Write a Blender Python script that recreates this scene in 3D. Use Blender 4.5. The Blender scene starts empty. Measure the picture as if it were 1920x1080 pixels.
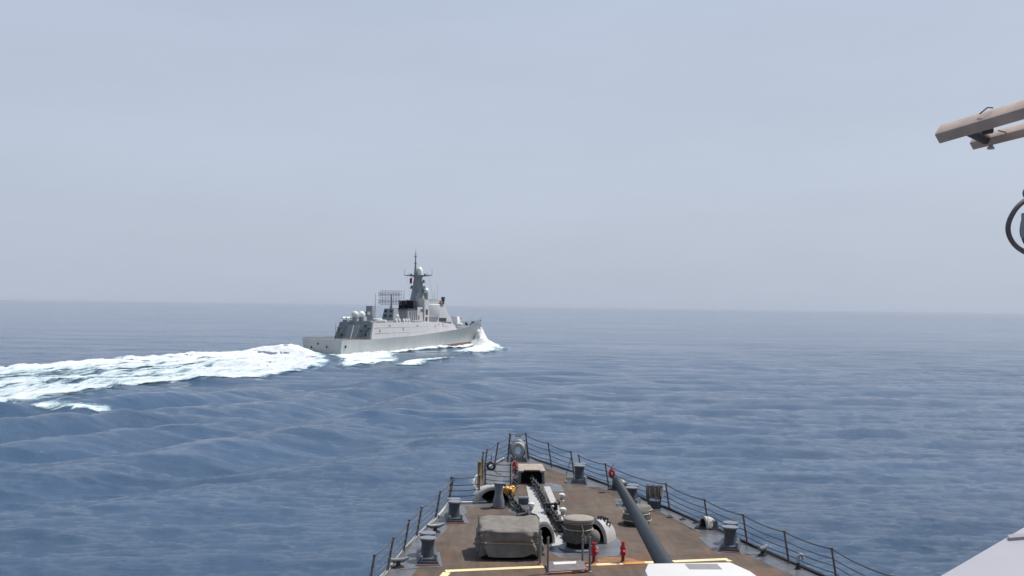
import bpy, bmesh, math, random
import numpy as np
from mathutils import Vector, Matrix
R = math.radians
random.seed(7); rng = np.random.default_rng(7)
scene = bpy.context.scene
COL = scene.collection

# ------------------------------------------------------------------ camera
CAM_H = 20.0
pitch = math.atan(34/2000.0); roll = math.atan(26/1920.0)
cam_d = bpy.data.cameras.new('camera'); cam = bpy.data.objects.new('camera', cam_d); COL.objects.link(cam)
fw = Vector((0, math.cos(pitch), math.sin(pitch))); up0 = Vector((0, -math.sin(pitch), math.cos(pitch))); rt0 = Vector((1, 0, 0))
rt = rt0*math.cos(roll) + up0*math.sin(roll); up = up0*math.cos(roll) - rt0*math.sin(roll)
M = Matrix((rt, up, -fw)).transposed().to_4x4(); M.translation = (0, 0, CAM_H)
cam.matrix_world = M
cam_d.lens = 37.5; cam_d.sensor_width = 36; cam_d.clip_start = 0.1; cam_d.clip_end = 200000
scene.camera = cam

# ------------------------------------------------------------------ light
SUN_EL, SUN_AZ = R(60), R(66)          # azimuth measured from forward (+Y) to the right (+X)
sd = Vector((math.sin(SUN_AZ)*math.cos(SUN_EL), math.cos(SUN_AZ)*math.cos(SUN_EL), math.sin(SUN_EL)))
sun_d = bpy.data.lights.new('sun', 'SUN'); sun = bpy.data.objects.new('sun', sun_d); COL.objects.link(sun)
sun_d.energy = 4.4; sun_d.angle = R(0.6); sun_d.color = (1.0, 0.95, 0.88)
sun.rotation_euler = (-sd).to_track_quat('-Z', 'Y').to_euler()
sun.location = (60, 40, 120)

w = bpy.data.worlds.new('World'); scene.world = w; w.use_nodes = True
nt = w.node_tree; nt.nodes.clear()
N = nt.nodes.new; LK = nt.links.new
out = N('ShaderNodeOutputWorld')
sky = N('ShaderNodeTexSky'); sky.sky_type = 'NISHITA'; sky.sun_disc = False
sky.sun_elevation = SUN_EL; sky.sun_rotation = SUN_AZ; sky.dust_density = 4; sky.air_density = 1.2
bg1 = N('ShaderNodeBackground'); bg1.inputs[1].default_value = 0.10
LK(sky.outputs[0], bg1.inputs[0])
tc = N('ShaderNodeTexCoord'); sep = N('ShaderNodeSeparateXYZ'); LK(tc.outputs['Generated'], sep.inputs[0])
ramp = N('ShaderNodeValToRGB'); LK(sep.outputs[2], ramp.inputs[0])
cr = ramp.color_ramp
cr.elements[0].position = 0.0; cr.elements[0].color = (0.480, 0.540, 0.650, 1)
cr.elements[1].position = 1.0; cr.elements[1].color = (0.36, 0.47, 0.70, 1)
for p, c in ((0.05, (0.490, 0.552, 0.670)), (0.13, (0.500, 0.565, 0.69)), (0.25, (0.485, 0.545, 0.672)), (0.45, (0.44, 0.53, 0.72))):
    e = cr.elements.new(p); e.color = (*c, 1)
# thin, barely seen bands of high cloud
mp = N('ShaderNodeMapping'); mp.inputs['Scale'].default_value = (1.6, 1.6, 7.0); LK(tc.outputs['Generated'], mp.inputs[0])
nz = N('ShaderNodeTexNoise'); nz.inputs['Scale'].default_value = 2.2; nz.inputs['Detail'].default_value = 5; nz.inputs['Roughness'].default_value = 0.55
LK(mp.outputs[0], nz.inputs[0])
mr = N('ShaderNodeMapRange'); mr.inputs[1].default_value = 0.35; mr.inputs[2].default_value = 0.75; mr.inputs[3].default_value = 0.975; mr.inputs[4].default_value = 1.045
LK(nz.outputs[0], mr.inputs[0])
mul = N('ShaderNodeVectorMath'); mul.operation = 'SCALE'; LK(ramp.outputs[0], mul.inputs[0]); LK(mr.outputs[0], mul.inputs['Scale'])
# the sky behind the camera, away from the sun, is darker
dk = N('ShaderNodeMapRange'); dk.inputs[1].default_value = -0.9; dk.inputs[2].default_value = 0.35; dk.inputs[3].default_value = 0.50; dk.inputs[4].default_value = 1.0; LK(sep.outputs[1], dk.inputs[0])
mul2 = N('ShaderNodeVectorMath'); mul2.operation = 'SCALE'; LK(mul.outputs[0], mul2.inputs[0]); LK(dk.outputs[0], mul2.inputs['Scale'])
bg2 = N('ShaderNodeBackground'); LK(mul2.outputs[0], bg2.inputs[0]); bg2.inputs[1].default_value = 1.0
mixw = N('ShaderNodeMixShader'); mixw.inputs[0].default_value = 0.86
LK(bg1.outputs[0], mixw.inputs[1]); LK(bg2.outputs[0], mixw.inputs[2]); LK(mixw.outputs[0], out.inputs[0])

scene.view_settings.view_transform = 'Standard'; scene.view_settings.look = 'None'
scene.view_settings.gamma = 1; scene.view_settings.exposure = 0.10
scene.cycles.max_bounces = 6; scene.cycles.volume_bounces = 0; scene.cycles.transparent_max_bounces = 12

# ------------------------------------------------------------------ helpers
def tag(o, label=None, cat=None, group=None, kind=None):
    if label: o['label'] = label
    if cat: o['category'] = cat
    if group: o['group'] = group
    if kind: o['kind'] = kind
    return o

def mat(name, col, rough=0.55, metal=0.0, var=0.12, scale=3.0, rust=0.0, rustcol=(0.16, 0.06, 0.025), rscale=2.0, bump=0.0, bscale=30.0, streak=1.0, spec=0.5):
    m = bpy.data.materials.new(name); m.use_nodes = True
    t = m.node_tree; b = t.nodes['Principled BSDF']
    b.inputs['Roughness'].default_value = rough; b.inputs['Metallic'].default_value = metal
    b.inputs['Specular IOR Level'].default_value = spec
    c = t.nodes.new('ShaderNodeTexCoord')
    mpn = t.nodes.new('ShaderNodeMapping'); mpn.inputs['Scale'].default_value = (1, 1, 1/streak); t.links.new(c.outputs['Object'], mpn.inputs[0])
    n = t.nodes.new('ShaderNodeTexNoise'); n.inputs['Scale'].default_value = scale; n.inputs['Detail'].default_value = 7; n.inputs['Roughness'].default_value = 0.62
    t.links.new(mpn.outputs[0], n.inputs[0])
    r = t.nodes.new('ShaderNodeValToRGB')
    r.color_ramp.elements[0].position = 0.3; r.color_ramp.elements[1].position = 0.72
    r.color_ramp.elements[0].color = (*[x*(1-var) for x in col], 1); r.color_ramp.elements[1].color = (*[min(x*(1+var), 0.95) for x in col], 1)
    t.links.new(n.outputs[0], r.inputs[0]); last = r.outputs[0]
    if rust > 0:
        n2 = t.nodes.new('ShaderNodeTexNoise'); n2.inputs['Scale'].default_value = rscale; n2.inputs['Detail'].default_value = 9; n2.inputs['Roughness'].default_value = 0.7
        t.links.new(mpn.outputs[0], n2.inputs[0])
        r2 = t.nodes.new('ShaderNodeValToRGB')
        r2.color_ramp.elements[0].position = 0.66-0.22*rust; r2.color_ramp.elements[1].position = 0.80-0.2*rust
        t.links.new(n2.outputs[0], r2.inputs[0])
        mx = t.nodes.new('ShaderNodeMix'); mx.data_type = 'RGBA'; mx.inputs[7].default_value = (*rustcol, 1)
        t.links.new(r2.outputs[0], mx.inputs[0]); t.links.new(last, mx.inputs[6]); last = mx.outputs[2]
    t.links.new(last, b.inputs['Base Color'])
    if bump > 0:
        n3 = t.nodes.new('ShaderNodeTexNoise'); n3.inputs['Scale'].default_value = bscale; n3.inputs['Detail'].default_value = 6
        t.links.new(c.outputs['Object'], n3.inputs[0])
        bp = t.nodes.new('ShaderNodeBump'); bp.inputs['Strength'].default_value = bump; bp.inputs['Distance'].default_value = 0.02
        t.links.new(n3.outputs[0], bp.inputs['Height']); t.links.new(bp.outputs[0], b.inputs['Normal'])
    return m

class MB:
    def __init__(s): s.bm = bmesh.new(); s.xf = None
    def v(s, p):
        p = Vector(p)
        if s.xf is not None: p = s.xf @ p
        return s.bm.verts.new(p)
    def f(s, vs):
        try: return s.bm.faces.new(vs)
        except ValueError: return None
    def hexa(s, p):            # 4 bottom (ccw), 4 top
        q = [s.v(x) for x in p]
        for i in ((3,2,1,0), (4,5,6,7), (0,1,5,4), (1,2,6,5), (2,3,7,6), (3,0,4,7)): s.f([q[k] for k in i])
        return s
    def box(s, x0, x1, y0, y1, z0, z1, tx=0, ty=0):   # tx, ty: inset of the top
        return s.hexa([(x0,y0,z0),(x1,y0,z0),(x1,y1,z0),(x0,y1,z0),(x0+tx,y0+ty,z1),(x1-tx,y0+ty,z1),(x1-tx,y1-ty,z1),(x0+tx,y1-ty,z1)])
    def rings(s, rs, closed=True, cap=True):           # rs: list of rings, equal counts
        vr = [[s.v(p) for p in r] for r in rs]; n = len(vr[0])
        for a, b in zip(vr[:-1], vr[1:]):
            for i in range(n if closed else n-1): s.f([a[i], a[(i+1) % n], b[(i+1) % n], b[i]])
        if cap and closed: s.f(vr[0][::-1]); s.f(vr[-1])
        return s
    def prism(s, poly, z0, z1): return s.rings([[(x, y, z0) for x, y in poly], [(x, y, z1) for x, y in poly]])
    def lathe(s, prof, c=(0,0,0), seg=20, axis='z'):
        rs = []
        for r, z in prof:
            ring = []
            for i in range(seg):
                a = 2*math.pi*i/seg; x, y = r*math.cos(a), r*math.sin(a)
                p = {'z': (x, y, z), 'y': (x, z, -y), 'x': (z, x, y)}[axis]
                ring.append((p[0]+c[0], p[1]+c[1], p[2]+c[2]))
            rs.append(ring)
        return s.rings(rs)
    def tube(s, pts, r, seg=8, closed=False):
        pts = [Vector(p) for p in pts]; n = len(pts); rs = []
        rad = r if isinstance(r, (list, tuple)) else [r]*n
        prev = None
        for i, p in enumerate(pts):
            a = pts[(i-1) % n] if (i > 0 or closed) else p; b = pts[(i+1) % n] if (i < n-1 or closed) else p
            t = (b-a).normalized()
            if prev is None: nn = t.orthogonal().normalized()
            else: nn = (prev - t*prev.dot(t)).normalized()
            prev = nn; bb = t.cross(nn)
            rs.append([p + (nn*math.cos(2*math.pi*k/seg) + bb*math.sin(2*math.pi*k/seg))*rad[i] for k in range(seg)])
        if closed: rs.append(rs[0]); 
        return s.rings(rs, cap=not closed)
    def sphere(s, c, r, seg=18, rings=10, sz=1.0):
        prof = [(max(r*math.sin(math.pi*i/rings), 1e-4), -r*sz*math.cos(math.pi*i/rings)) for i in range(rings+1)]
        return s.lathe(prof, c, seg)
    def torus(s, c, Rr, r, seg=24, mseg=8, axis='z', sz=1.0):
        pts = []
        for i in range(seg):
            a = 2*math.pi*i/seg; x, y = Rr*math.cos(a), Rr*math.sin(a)*sz
            p = {'z': (x, y, 0), 'y': (x, 0, y), 'x': (0, x, y)}[axis]
            pts.append((p[0]+c[0], p[1]+c[1], p[2]+c[2]))
        return s.tube(pts, r, mseg, closed=True)
    def build(s, name, m, parent=None, angle=40, bevel=0.0, weld=True):
        bm = s.bm
        if weld: bmesh.ops.remove_doubles(bm, verts=bm.verts, dist=1e-5)
        bmesh.ops.recalc_face_normals(bm, faces=bm.faces)
        if bevel > 0:
            es = [e for e in bm.edges if len(e.link_faces) == 2 and e.calc_face_angle(0) > R(35)]
            bmesh.ops.bevel(bm, geom=es, offset=bevel, segments=2, affect='EDGES', profile=0.6, clamp_overlap=True)
        me = bpy.data.meshes.new(name); bm.to_mesh(me); bm.free()
        for p in me.polygons: p.use_smooth = True
        me.set_sharp_from_angle(angle=R(min(angle, 25) if bevel > 0 else angle))
        me.materials.append(m)
        o = bpy.data.objects.new(name, me); COL.objects.link(o)
        if parent is not None: o.parent = parent
        return o

def empty(name, loc, rotz, label, cat, group=None):
    o = bpy.data.objects.new(name, None); COL.objects.link(o); o.location = loc; o.rotation_euler = (0, 0, rotz)
    o.empty_display_size = 0.3
    return tag(o, label, cat, group)

def copy_tree(o, parent=None):
    c = o.copy(); COL.objects.link(c)
    if parent is not None: c.parent = parent
    for ch in [x for x in bpy.data.objects if x.parent == o]: copy_tree(ch, c)
    return c

def smooth(a, b, x):
    t = np.clip((x-a)/(b-a), 0, 1); return t*t*(3-2*t)

def vnoise(x, y, seed=0):          # value noise, 0..1
    xi = np.floor(x).astype(np.int64); yi = np.floor(y).astype(np.int64); fx = x-xi; fy = y-yi
    fx = fx*fx*(3-2*fx); fy = fy*fy*(3-2*fy)
    def h(a, b):
        n = (a*374761393 + b*668265263 + seed*144665) & 0x7fffffff
        n = ((n ^ (n >> 13))*1274126177) & 0x7fffffff
        return ((n ^ (n >> 16)) & 0xffff)/65535.0
    return (h(xi,yi)*(1-fx)+h(xi+1,yi)*fx)*(1-fy) + (h(xi,yi+1)*(1-fx)+h(xi+1,yi+1)*fx)*fy
def fbm(x, y, o=4, seed=0):
    s = 0; a = 0.5; t = 0
    for i in range(o):
        s = s + a*vnoise(x*2**i, y*2**i, seed+i*17); t += a; a *= 0.55
    return s/t

# ------------------------------------------------------------------ frames of the two ships
D_TH = R(21.75)                                         # heading of the far ship, right of straight ahead
D_O = np.array([-74.25, 419.13]); D_AX = np.array([math.sin(D_TH), math.cos(D_TH)]); D_SB = np.array([math.cos(D_TH), -math.sin(D_TH)])
PSI = R(2.5); U0 = 3.78
S_A = np.array([-math.sin(PSI), math.cos(PSI)]); S_S = np.array([math.cos(PSI), math.sin(PSI)])
def zd(v): return 11.4 + 0.03*(v-36)
def W(u, v, dz=0.0):
    p = (u+U0)*S_S + v*S_A
    return (p[0], p[1], zd(v)+dz)

# ------------------------------------------------------------------ sea
lam = np.geomspace(1.1, 70, 90)
comps = []
for i, L in enumerate(lam):
    k = 2*math.pi/L
    th = R(-86) + rng.normal(0, R(24 if L < 14 else 16))                  # travelling roughly towards the camera
    amp = 0.0042*L**0.85*math.exp(-(L/45.0)**2)*rng.uniform(0.6, 1.4)
    if L < 7: amp *= 1.45
    elif L < 13: amp *= 1.9; th = R(-84) + rng.normal(0, R(13))
    comps.append((L, k*math.cos(th), k*math.sin(th), amp, rng.uniform(0, 2*math.pi)))

def wake_h(x, y):
    dx = x-D_O[0]; dy = y-D_O[1]
    s = -(dx*D_AX[0]+dy*D_AX[1]); t = dx*D_SB[0]+dy*D_SB[1]
    h = np.zeros_like(x)
    tp = np.interp(s, [0, 15, 35, 60, 82, 108, 135, 145, 164, 197, 260, 330], [8, 9, 22, 40, 52, 59, 60, 54, 53, 61, 80, 100])
    tm = np.interp(s, [0, 20, 60, 130, 260, 330], [-9, -20, -29, -27, -30, -33])
    on = smooth(4, 22, s)*(1-smooth(250, 330, s))
    h += on*1.1*np.exp(-((t-tp+5)/7.0)**2)*np.exp(-np.maximum(s-60, 0)/140)
    h += on*1.9*np.exp(-((t-tm-6)/7.0)**2)*np.exp(-np.maximum(s-20, 0)/110)
    h += 3.4*np.exp(-((s-10)/9.0)**2)*np.exp(-((t+7)/7.5)**2)*smooth(-0.5, 3, s)              # rooster tail right behind the transom
    h += 1.6*np.exp(-((s-50)/25.0)**2)*np.exp(-((t-22)/18.0)**2)
    # bow wave running along the starboard side
    X = -s
    tcr = np.interp(X, [20, 45, 60, 80, 109, 130, 145, 152], [52, 43, 38, 32, 24, 14, 5.5, 3])
    h += np.interp(X, [20, 50, 90, 125, 140, 150, 156], [0.5, 1.0, 1.5, 2.2, 3.2, 3.0, 0])*np.exp(-((t-tcr)/np.interp(X, [60, 120, 150], [6, 4.5, 3.0]))**2)*smooth(10, 40, X)
    h -= 0.9*np.exp(-((t-tcr+9)/5.0)**2)*smooth(40, 80, X)*(1-smooth(115, 135, X))
    h += 0.7*np.exp(-((X-80)/20.0)**2)*np.exp(-((t-9)/4.0)**2)
    h += 1.0*np.exp(-((t-61)/5.0)**2)*smooth(-55, -38, X)*(1-smooth(-5, 15, X))
    # diverging wake waves on the near side
    for cx, cy, ang, Lw, am, sl, sw in ((-52, 205, 28, 24, 1.25, 60, 30), (-72, 172, 24, 19, 1.05, 45, 24), (-40, 150, 26, 26, 0.9, 55, 30), (-20, 240, 34, 28, 0.7, 70, 30), (-110, 150, 30, 22, 1.0, 50, 26)):
        a = R(ang); nx, ny = math.cos(a), -math.sin(a)
        q = (x-cx)*nx + (y-cy)*ny; r = (x-cx)*ny*-1 + (y-cy)*nx
        ph = 2*math.pi*q/Lw + 0.018*r + 1.0*np.sin(r*0.045+cx)
        h += 1.15*am*np.exp(-(q/sw)**2-(r/sl)**2)*np.cos(ph)*(0.35+1.3*fbm(q/14.0+cx, r/22.0, 3, 13))
    return h, s, t, tp, tm

def sea_h(x, y, spacing, chop=None):
    h = np.zeros_like(x); gust = 0.55 + 0.9*fbm(x/110.0, y/45.0, 3, 5)
    for L, kx, ky, amp, ph in comps:
        wgt = smooth(2.0, 3.4, L/np.maximum(spacing, 1e-3))
        if wgt.max() <= 0: continue
        a_ = kx*x+ky*y+ph
        h += wgt*amp*np.cos(a_)
        if chop is not None:
            k = math.hypot(kx, ky); sn = wgt*amp*np.sin(a_)*gust*0.4
            chop[0] -= kx/k*sn; chop[1] -= ky/k*sn
    return h*gust

def make_sea():
    r = [4, 12, 22, 32, 42, 50, 56, 60]
    while r[-1] < 42000:
        x = r[-1]; r.append(x + min(max(0.32, x*x/38000.0), 0.02*x))
    r = np.array(r)
    fine = np.arange(-35, 35.001, 0.066)
    coarse = np.concatenate([np.arange(36, 180, 2.0), np.arange(180, 325, 2.0)])
    az = np.radians(np.concatenate([fine, coarse])); na = len(az); nr = len(r)
    A, RR = np.meshgrid(az, r)
    x = RR*np.sin(A); y = RR*np.cos(A)
    dr = np.gradient(r)[:, None]*np.ones_like(A)
    da = RR*np.gradient(az)[None, :]
    da = np.abs(da)
    sp = np.maximum(dr, da*0.6)
    ch = [np.zeros_like(x), np.zeros_like(x)]; h = sea_h(x, y, sp, ch)
    wh, *_ = wake_h(x, y); h += wh
    h *= np.where(RR < 30, 0.3, 1.0)
    co = np.stack([x+ch[0], y+ch[1], h], -1).reshape(-1, 3).astype(np.float32)
    i = np.arange(nr-1)[:, None]*na; j = np.arange(na)[None, :]; j2 = (j+1) % na
    q = np.stack([i+j, i+na+j, i+na+j2, i+j2], -1).reshape(-1, 4)[:, ::-1]
    me = bpy.data.meshes.new('sea'); nf = len(q)
    me.vertices.add(len(co)); me.vertices.foreach_set('co', co.ravel())
    me.loops.add(nf*4); me.loops.foreach_set('vertex_index', q.ravel().astype(np.int32))
    me.polygons.add(nf); me.polygons.foreach_set('loop_start', (np.arange(nf)*4).astype(np.int32))
    me.polygons.foreach_set('use_smooth', np.ones(nf, dtype=bool))
    me.update(); me.validate()
    m = bpy.data.materials.new('sea_water'); m.use_nodes = True
    t = m.node_tree; b = t.nodes['Principled BSDF']
    b.inputs['Base Color'].default_value = (0.040, 0.083, 0.148, 1); b.inputs['Roughness'].default_value = 0.07; b.inputs['IOR'].default_value = 1.4
    c = t.nodes.new('ShaderNodeTexCoord'); hs = []
    for sc, st, de, wt in ((0.5, (1, 2.3, 1), 12, 1.0), (0.05, (1, 2.2, 1), 5, 2.5), (1.6, (1, 2.2, 1), 9, 0.7), (0.011, (1, 2.6, 1), 4, 13.0)):
        mpn = t.nodes.new('ShaderNodeMapping'); mpn.inputs['Scale'].default_value = st; mpn.inputs['Rotation'].default_value = (0, 0, R(8))
        t.links.new(c.outputs['Object'], mpn.inputs[0])
        n = t.nodes.new('ShaderNodeTexNoise'); n.inputs['Scale'].default_value = sc; n.inputs['Detail'].default_value = de; n.inputs['Roughness'].default_value = 0.74
        t.links.new(mpn.outputs[0], n.inputs[0]); hs.append((n, wt))
    ma = t.nodes.new('ShaderNodeMath'); ma.operation = 'MULTIPLY_ADD'; ma.inputs[1].default_value = hs[1][1]
    t.links.new(hs[1][0].outputs[0], ma.inputs[0]); t.links.new(hs[0][0].outputs[0], ma.inputs[2])
    bp = t.nodes.new('ShaderNodeBump'); bp.inputs['Distance'].default_value = 0.24
    # cat's paws: the breeze roughens the water in long patches
    gm = t.nodes.new('ShaderNodeMapping'); gm.inputs['Scale'].default_value = (0.006, 0.016, 0.01); gm.inputs['Rotation'].default_value = (0, 0, R(4)); t.links.new(c.outputs['Object'], gm.inputs[0])
    gn = t.nodes.new('ShaderNodeTexNoise'); gn.inputs['Scale'].default_value = 1.0; gn.inputs['Detail'].default_value = 7; gn.inputs['Roughness'].default_value = 0.65; t.links.new(gm.outputs[0], gn.inputs[0])
    gr = t.nodes.new('ShaderNodeMapRange'); gr.inputs[1].default_value = 0.34; gr.inputs[2].default_value = 0.66; gr.inputs[3].default_value = 0.45; gr.inputs[4].default_value = 1.35; t.links.new(gn.outputs[0], gr.inputs[0])
    t.links.new(gr.outputs[0], bp.inputs['Strength'])
    ma2 = t.nodes.new('ShaderNodeMath'); ma2.operation = 'MULTIPLY_ADD'; ma2.inputs[1].default_value = hs[2][1]; t.links.new(hs[2][0].outputs[0], ma2.inputs[0]); t.links.new(ma.outputs[0], ma2.inputs[2])
    ma3 = t.nodes.new('ShaderNodeMath'); ma3.operation = 'MULTIPLY_ADD'; ma3.inputs[1].default_value = hs[3][1]; t.links.new(hs[3][0].outputs[0], ma3.inputs[0]); t.links.new(ma2.outputs[0], ma3.inputs[2])
    t.links.new(ma3.outputs[0], bp.inputs['Height']); t.links.new(bp.outputs[0], b.inputs['Normal'])
    me.materials.append(m)
    o = bpy.data.objects.new('sea', me); COL.objects.link(o); tag(o, kind='structure')
    return o
make_sea()

# ------------------------------------------------------------------ foam
def foam_mat(name, col, scale=(0.42, 0.085, 0.3), lo=0.62, hi=0.98):
    m = bpy.data.materials.new(name); m.use_nodes = True
    t = m.node_tree; b = t.nodes['Principled BSDF']; o = t.nodes['Material Output']; LKm = t.links.new
    b.inputs['Roughness'].default_value = 0.9; b.inputs['Specular IOR Level'].default_value = 0.15
    at = t.nodes.new('ShaderNodeAttribute'); at.attribute_name = 'foam_amount'
    c = t.nodes.new('ShaderNodeTexCoord')
    m1 = t.nodes.new('ShaderNodeMapping'); m1.inputs['Rotation'].default_value = (0, 0, D_TH); LKm(c.outputs['Object'], m1.inputs[0])
    m2 = t.nodes.new('ShaderNodeMapping'); m2.inputs['Scale'].default_value = scale; LKm(m1.outputs[0], m2.inputs[0])
    n = t.nodes.new('ShaderNodeTexNoise'); n.inputs['Scale'].default_value = 1.0; n.inputs['Detail'].default_value = 10; n.inputs['Roughness'].default_value = 0.7; n.inputs['Distortion'].default_value = 0.9
    LKm(m2.outputs[0], n.inputs[0])
    nn = t.nodes.new('ShaderNodeMapRange'); nn.inputs[1].default_value = 0.25; nn.inputs[2].default_value = 0.75; LKm(n.outputs[0], nn.inputs[0])   # spread to 0..1
    ad = t.nodes.new('ShaderNodeMath'); ad.operation = 'MULTIPLY_ADD'; LKm(nn.outputs[0], ad.inputs[0]); ad.inputs[1].default_value = 0.72; LKm(at.outputs['Fac'], ad.inputs[2])
    mr = t.nodes.new('ShaderNodeMapRange'); mr.interpolation_type = 'SMOOTHSTEP'; mr.inputs[1].default_value = lo; mr.inputs[2].default_value = hi; LKm(ad.outputs[0], mr.inputs[0])
    # aerated turquoise water where the foam is thin, white where it is thick
    mr2 = t.nodes.new('ShaderNodeMapRange'); mr2.inputs[1].default_value = 0.76; mr2.inputs[2].default_value = 1.12; LKm(ad.outputs[0], mr2.inputs[0])
    rp = t.nodes.new('ShaderNodeValToRGB'); e = rp.color_ramp.elements
    e[0].position = 0.0; e[0].color = (0.26, 0.40, 0.47, 1); e[1].position = 1.0; e[1].color = (*col, 1); k = e.new(0.45); k.color = (0.50, 0.61, 0.64, 1)
    LKm(mr2.outputs[0], rp.inputs[0]); LKm(rp.outputs[0], b.inputs['Base Color'])
    n3 = t.nodes.new('ShaderNodeTexNoise'); n3.inputs['Scale'].default_value = 0.9; n3.inputs['Detail'].default_value = 8; n3.inputs['Roughness'].default_value = 0.7; LKm(c.outputs['Object'], n3.inputs[0])
    bp = t.nodes.new('ShaderNodeBump'); bp.inputs['Strength'].default_value = 0.7; bp.inputs['Distance'].default_value = 0.7; LKm(n3.outputs[0], bp.inputs['Height']); LKm(bp.outputs[0], b.inputs['Normal'])
    tr = t.nodes.new('ShaderNodeBsdfTransparent'); mx = t.nodes.new('ShaderNodeMixShader')
    LKm(mr.outputs[0], mx.inputs[0]); LKm(tr.outputs[0], mx.inputs[1]); LKm(b.outputs[0], mx.inputs[2]); LKm(mx.outputs[0], o.inputs[0])
    return m

def foam_patch(name, s_arr, t_arr, dens_fn, lift_fn, m, label, cull=0.12):
    """grid in the far ship's track frame (s astern, t to starboard); dens and lift are functions of s, t"""
    S, T = np.meshgrid(s_arr, t_arr, indexing='ij')
    x = D_O[0] - S*D_AX[0] + T*D_SB[0]; y = D_O[1] - S*D_AX[1] + T*D_SB[1]
    base = sea_h(x, y, np.full_like(x, 2.5)) + wake_h(x, y)[0]
    d = dens_fn(S, T); z = base + lift_fn(S, T, d)
    n1, n2 = S.shape
    co = np.stack([x, y, z], -1).reshape(-1, 3)
    i = np.arange(n1-1)[:, None]*n2; j = np.arange(n2-1)[None, :]
    q = np.stack([i+j, i+j+1, i+n2+j+1, i+n2+j], -1).reshape(-1, 4)
    df = d.ravel(); keep = df[q].max(1) > cull; q = q[keep]
    used, inv = np.unique(q, return_inverse=True); q = inv.reshape(-1, 4); co = co[used]; df = df[used]
    me = bpy.data.meshes.new(name); me.from_pydata(co.tolist(), [], q.tolist())
    a = me.attributes.new('foam_amount', 'FLOAT', 'POINT'); a.data.foreach_set('value', df.astype(np.float32))
    me.polygons.foreach_set('use_smooth', np.ones(len(q), dtype=bool)); me.materials.append(m)
    o = bpy.data.objects.new(name, me); COL.objects.link(o); tag(o, label, kind='stuff')
    return o

FOAM = foam_mat('white_foam', (0.66, 0.685, 0.695))
FOAM_STREAK = foam_mat('streaked_foam', (0.84, 0.86, 0.87), scale=(0.8, 0.2, 0.3))

def wake_dens(S, T):
    wob = (fbm(S/14.0, T/14.0, 4, 3)-0.5)*9 + (fbm(S/4.0, T/4.0, 3, 8)-0.5)*4
    tp = np.interp(S, [0, 15, 35, 60, 82, 108, 135, 145, 164, 197, 260, 330], [8, 9, 22, 40, 52, 59, 60, 54, 53, 61, 80, 100])
    tm = np.interp(S, [0, 20, 60, 130, 260, 330], [-9, -20, -29, -27, -30, -33])
    ein = np.minimum(tp-T, T-tm) + wob*0.45
    edge = smooth(-7.0, 9.0, ein)*smooth(0.5, 2, S)
    # full foam near the stern and on the two ridges, thinner lane between them further astern
    w_ = tp-tm; c = (T-tm)/w_
    lane = np.exp(-((c-0.40)/0.17)**2)*smooth(40, 120, S) + 0.7*np.exp(-((c-0.68)/0.09)**2)*smooth(80, 150, S)
    st = fbm(S/40.0, T/5.0, 4, 21)
    rid = 1.0*np.maximum(np.exp(-((tp-T-6)/7.0)**2), np.exp(-((T-tm-7)/8.0)**2))*(0.62+0.45*st)
    hi_ = 0.0; pl = np.interp(S, [0, 30, 70, 130, 330], [1.0, 0.95, 0.76, 0.64, 0.55])*(0.60+0.80*fbm(S/80.0, T/3.0, 4, 23)) - lane*0.22
    d = np.maximum(rid, pl)
    return np.clip(edge*d, 0, 1)
def wake_lift(S, T, d):
    return 0.18 + d*((fbm(S/5.0, T/5.0, 4, 31)-0.4)*1.0 + (fbm(S/1.8, T/1.8, 3, 41)-0.5)*1.1)
foam_patch('stern_wake', np.arange(0, 330, 0.9), np.arange(-48, 105, 0.75), wake_dens, wake_lift, FOAM, 'broad white churned wake trailing behind the far warship')

def hull_b(X):
    return np.interp(X, [0, 20, 80, 110, 130, 145, 150, 157], [8.4, 8.9, 8.7, 5.9, 2.7, 0.8, 0.25, 0.0])
def bow_dens(S, T):
    X = -S; n = fbm(X/5.0, T/3.5, 4, 51)-0.5
    d = np.zeros_like(X)
    # plume standing against the stem
    d = np.maximum(d, 1.15*np.exp(-((X-148)/8.5)**2-((T-3.0)/4.0)**2))
    # crest peeling away from the bow and breaking out on the beam
    tc_ = np.interp(X, [20, 45, 60, 80, 109, 130, 145, 152], [52, 43, 38, 32, 24, 14, 5.5, 3])
    wd = np.interp(X, [40, 60, 80, 110, 140, 150], [6.0, 8.5, 10.0, 9.0, 6.5, 4.2])
    d = np.maximum(d, 1.0*np.exp(-((T-tc_)/wd)**2)*smooth(26, 62, X)*(1-smooth(150, 158, X)))
    # wash close along the side
    b = hull_b(X); g = T-b
    d = np.maximum(d, 1.05*np.exp(-((g-0.8)/3.6)**2)*smooth(-4, 8, X)*(1-smooth(134, 142, X)))
    d = d + n*0.55*(d > 0.08)
    return np.clip(d, 0, 1)*smooth(-1.6, -0.6, g)
def bow_lift(S, T, d):
    X = -S
    pl = 4.2*np.exp(-((X-149)/5.5)**2-((T-2.8)/3.4)**2)*(0.35+1.3*fbm(X/1.7, T/1.7, 4, 61))
    return 0.15 + pl + d*(fbm(X/2.5, T/2.0, 4, 71)-0.35)*1.3
foam_patch('bow_wave', np.arange(-164, 4, 0.6), np.arange(0, 52, 0.5), bow_dens, bow_lift, FOAM, 'white bow wave curling off the far warship and washing along its side')

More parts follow.
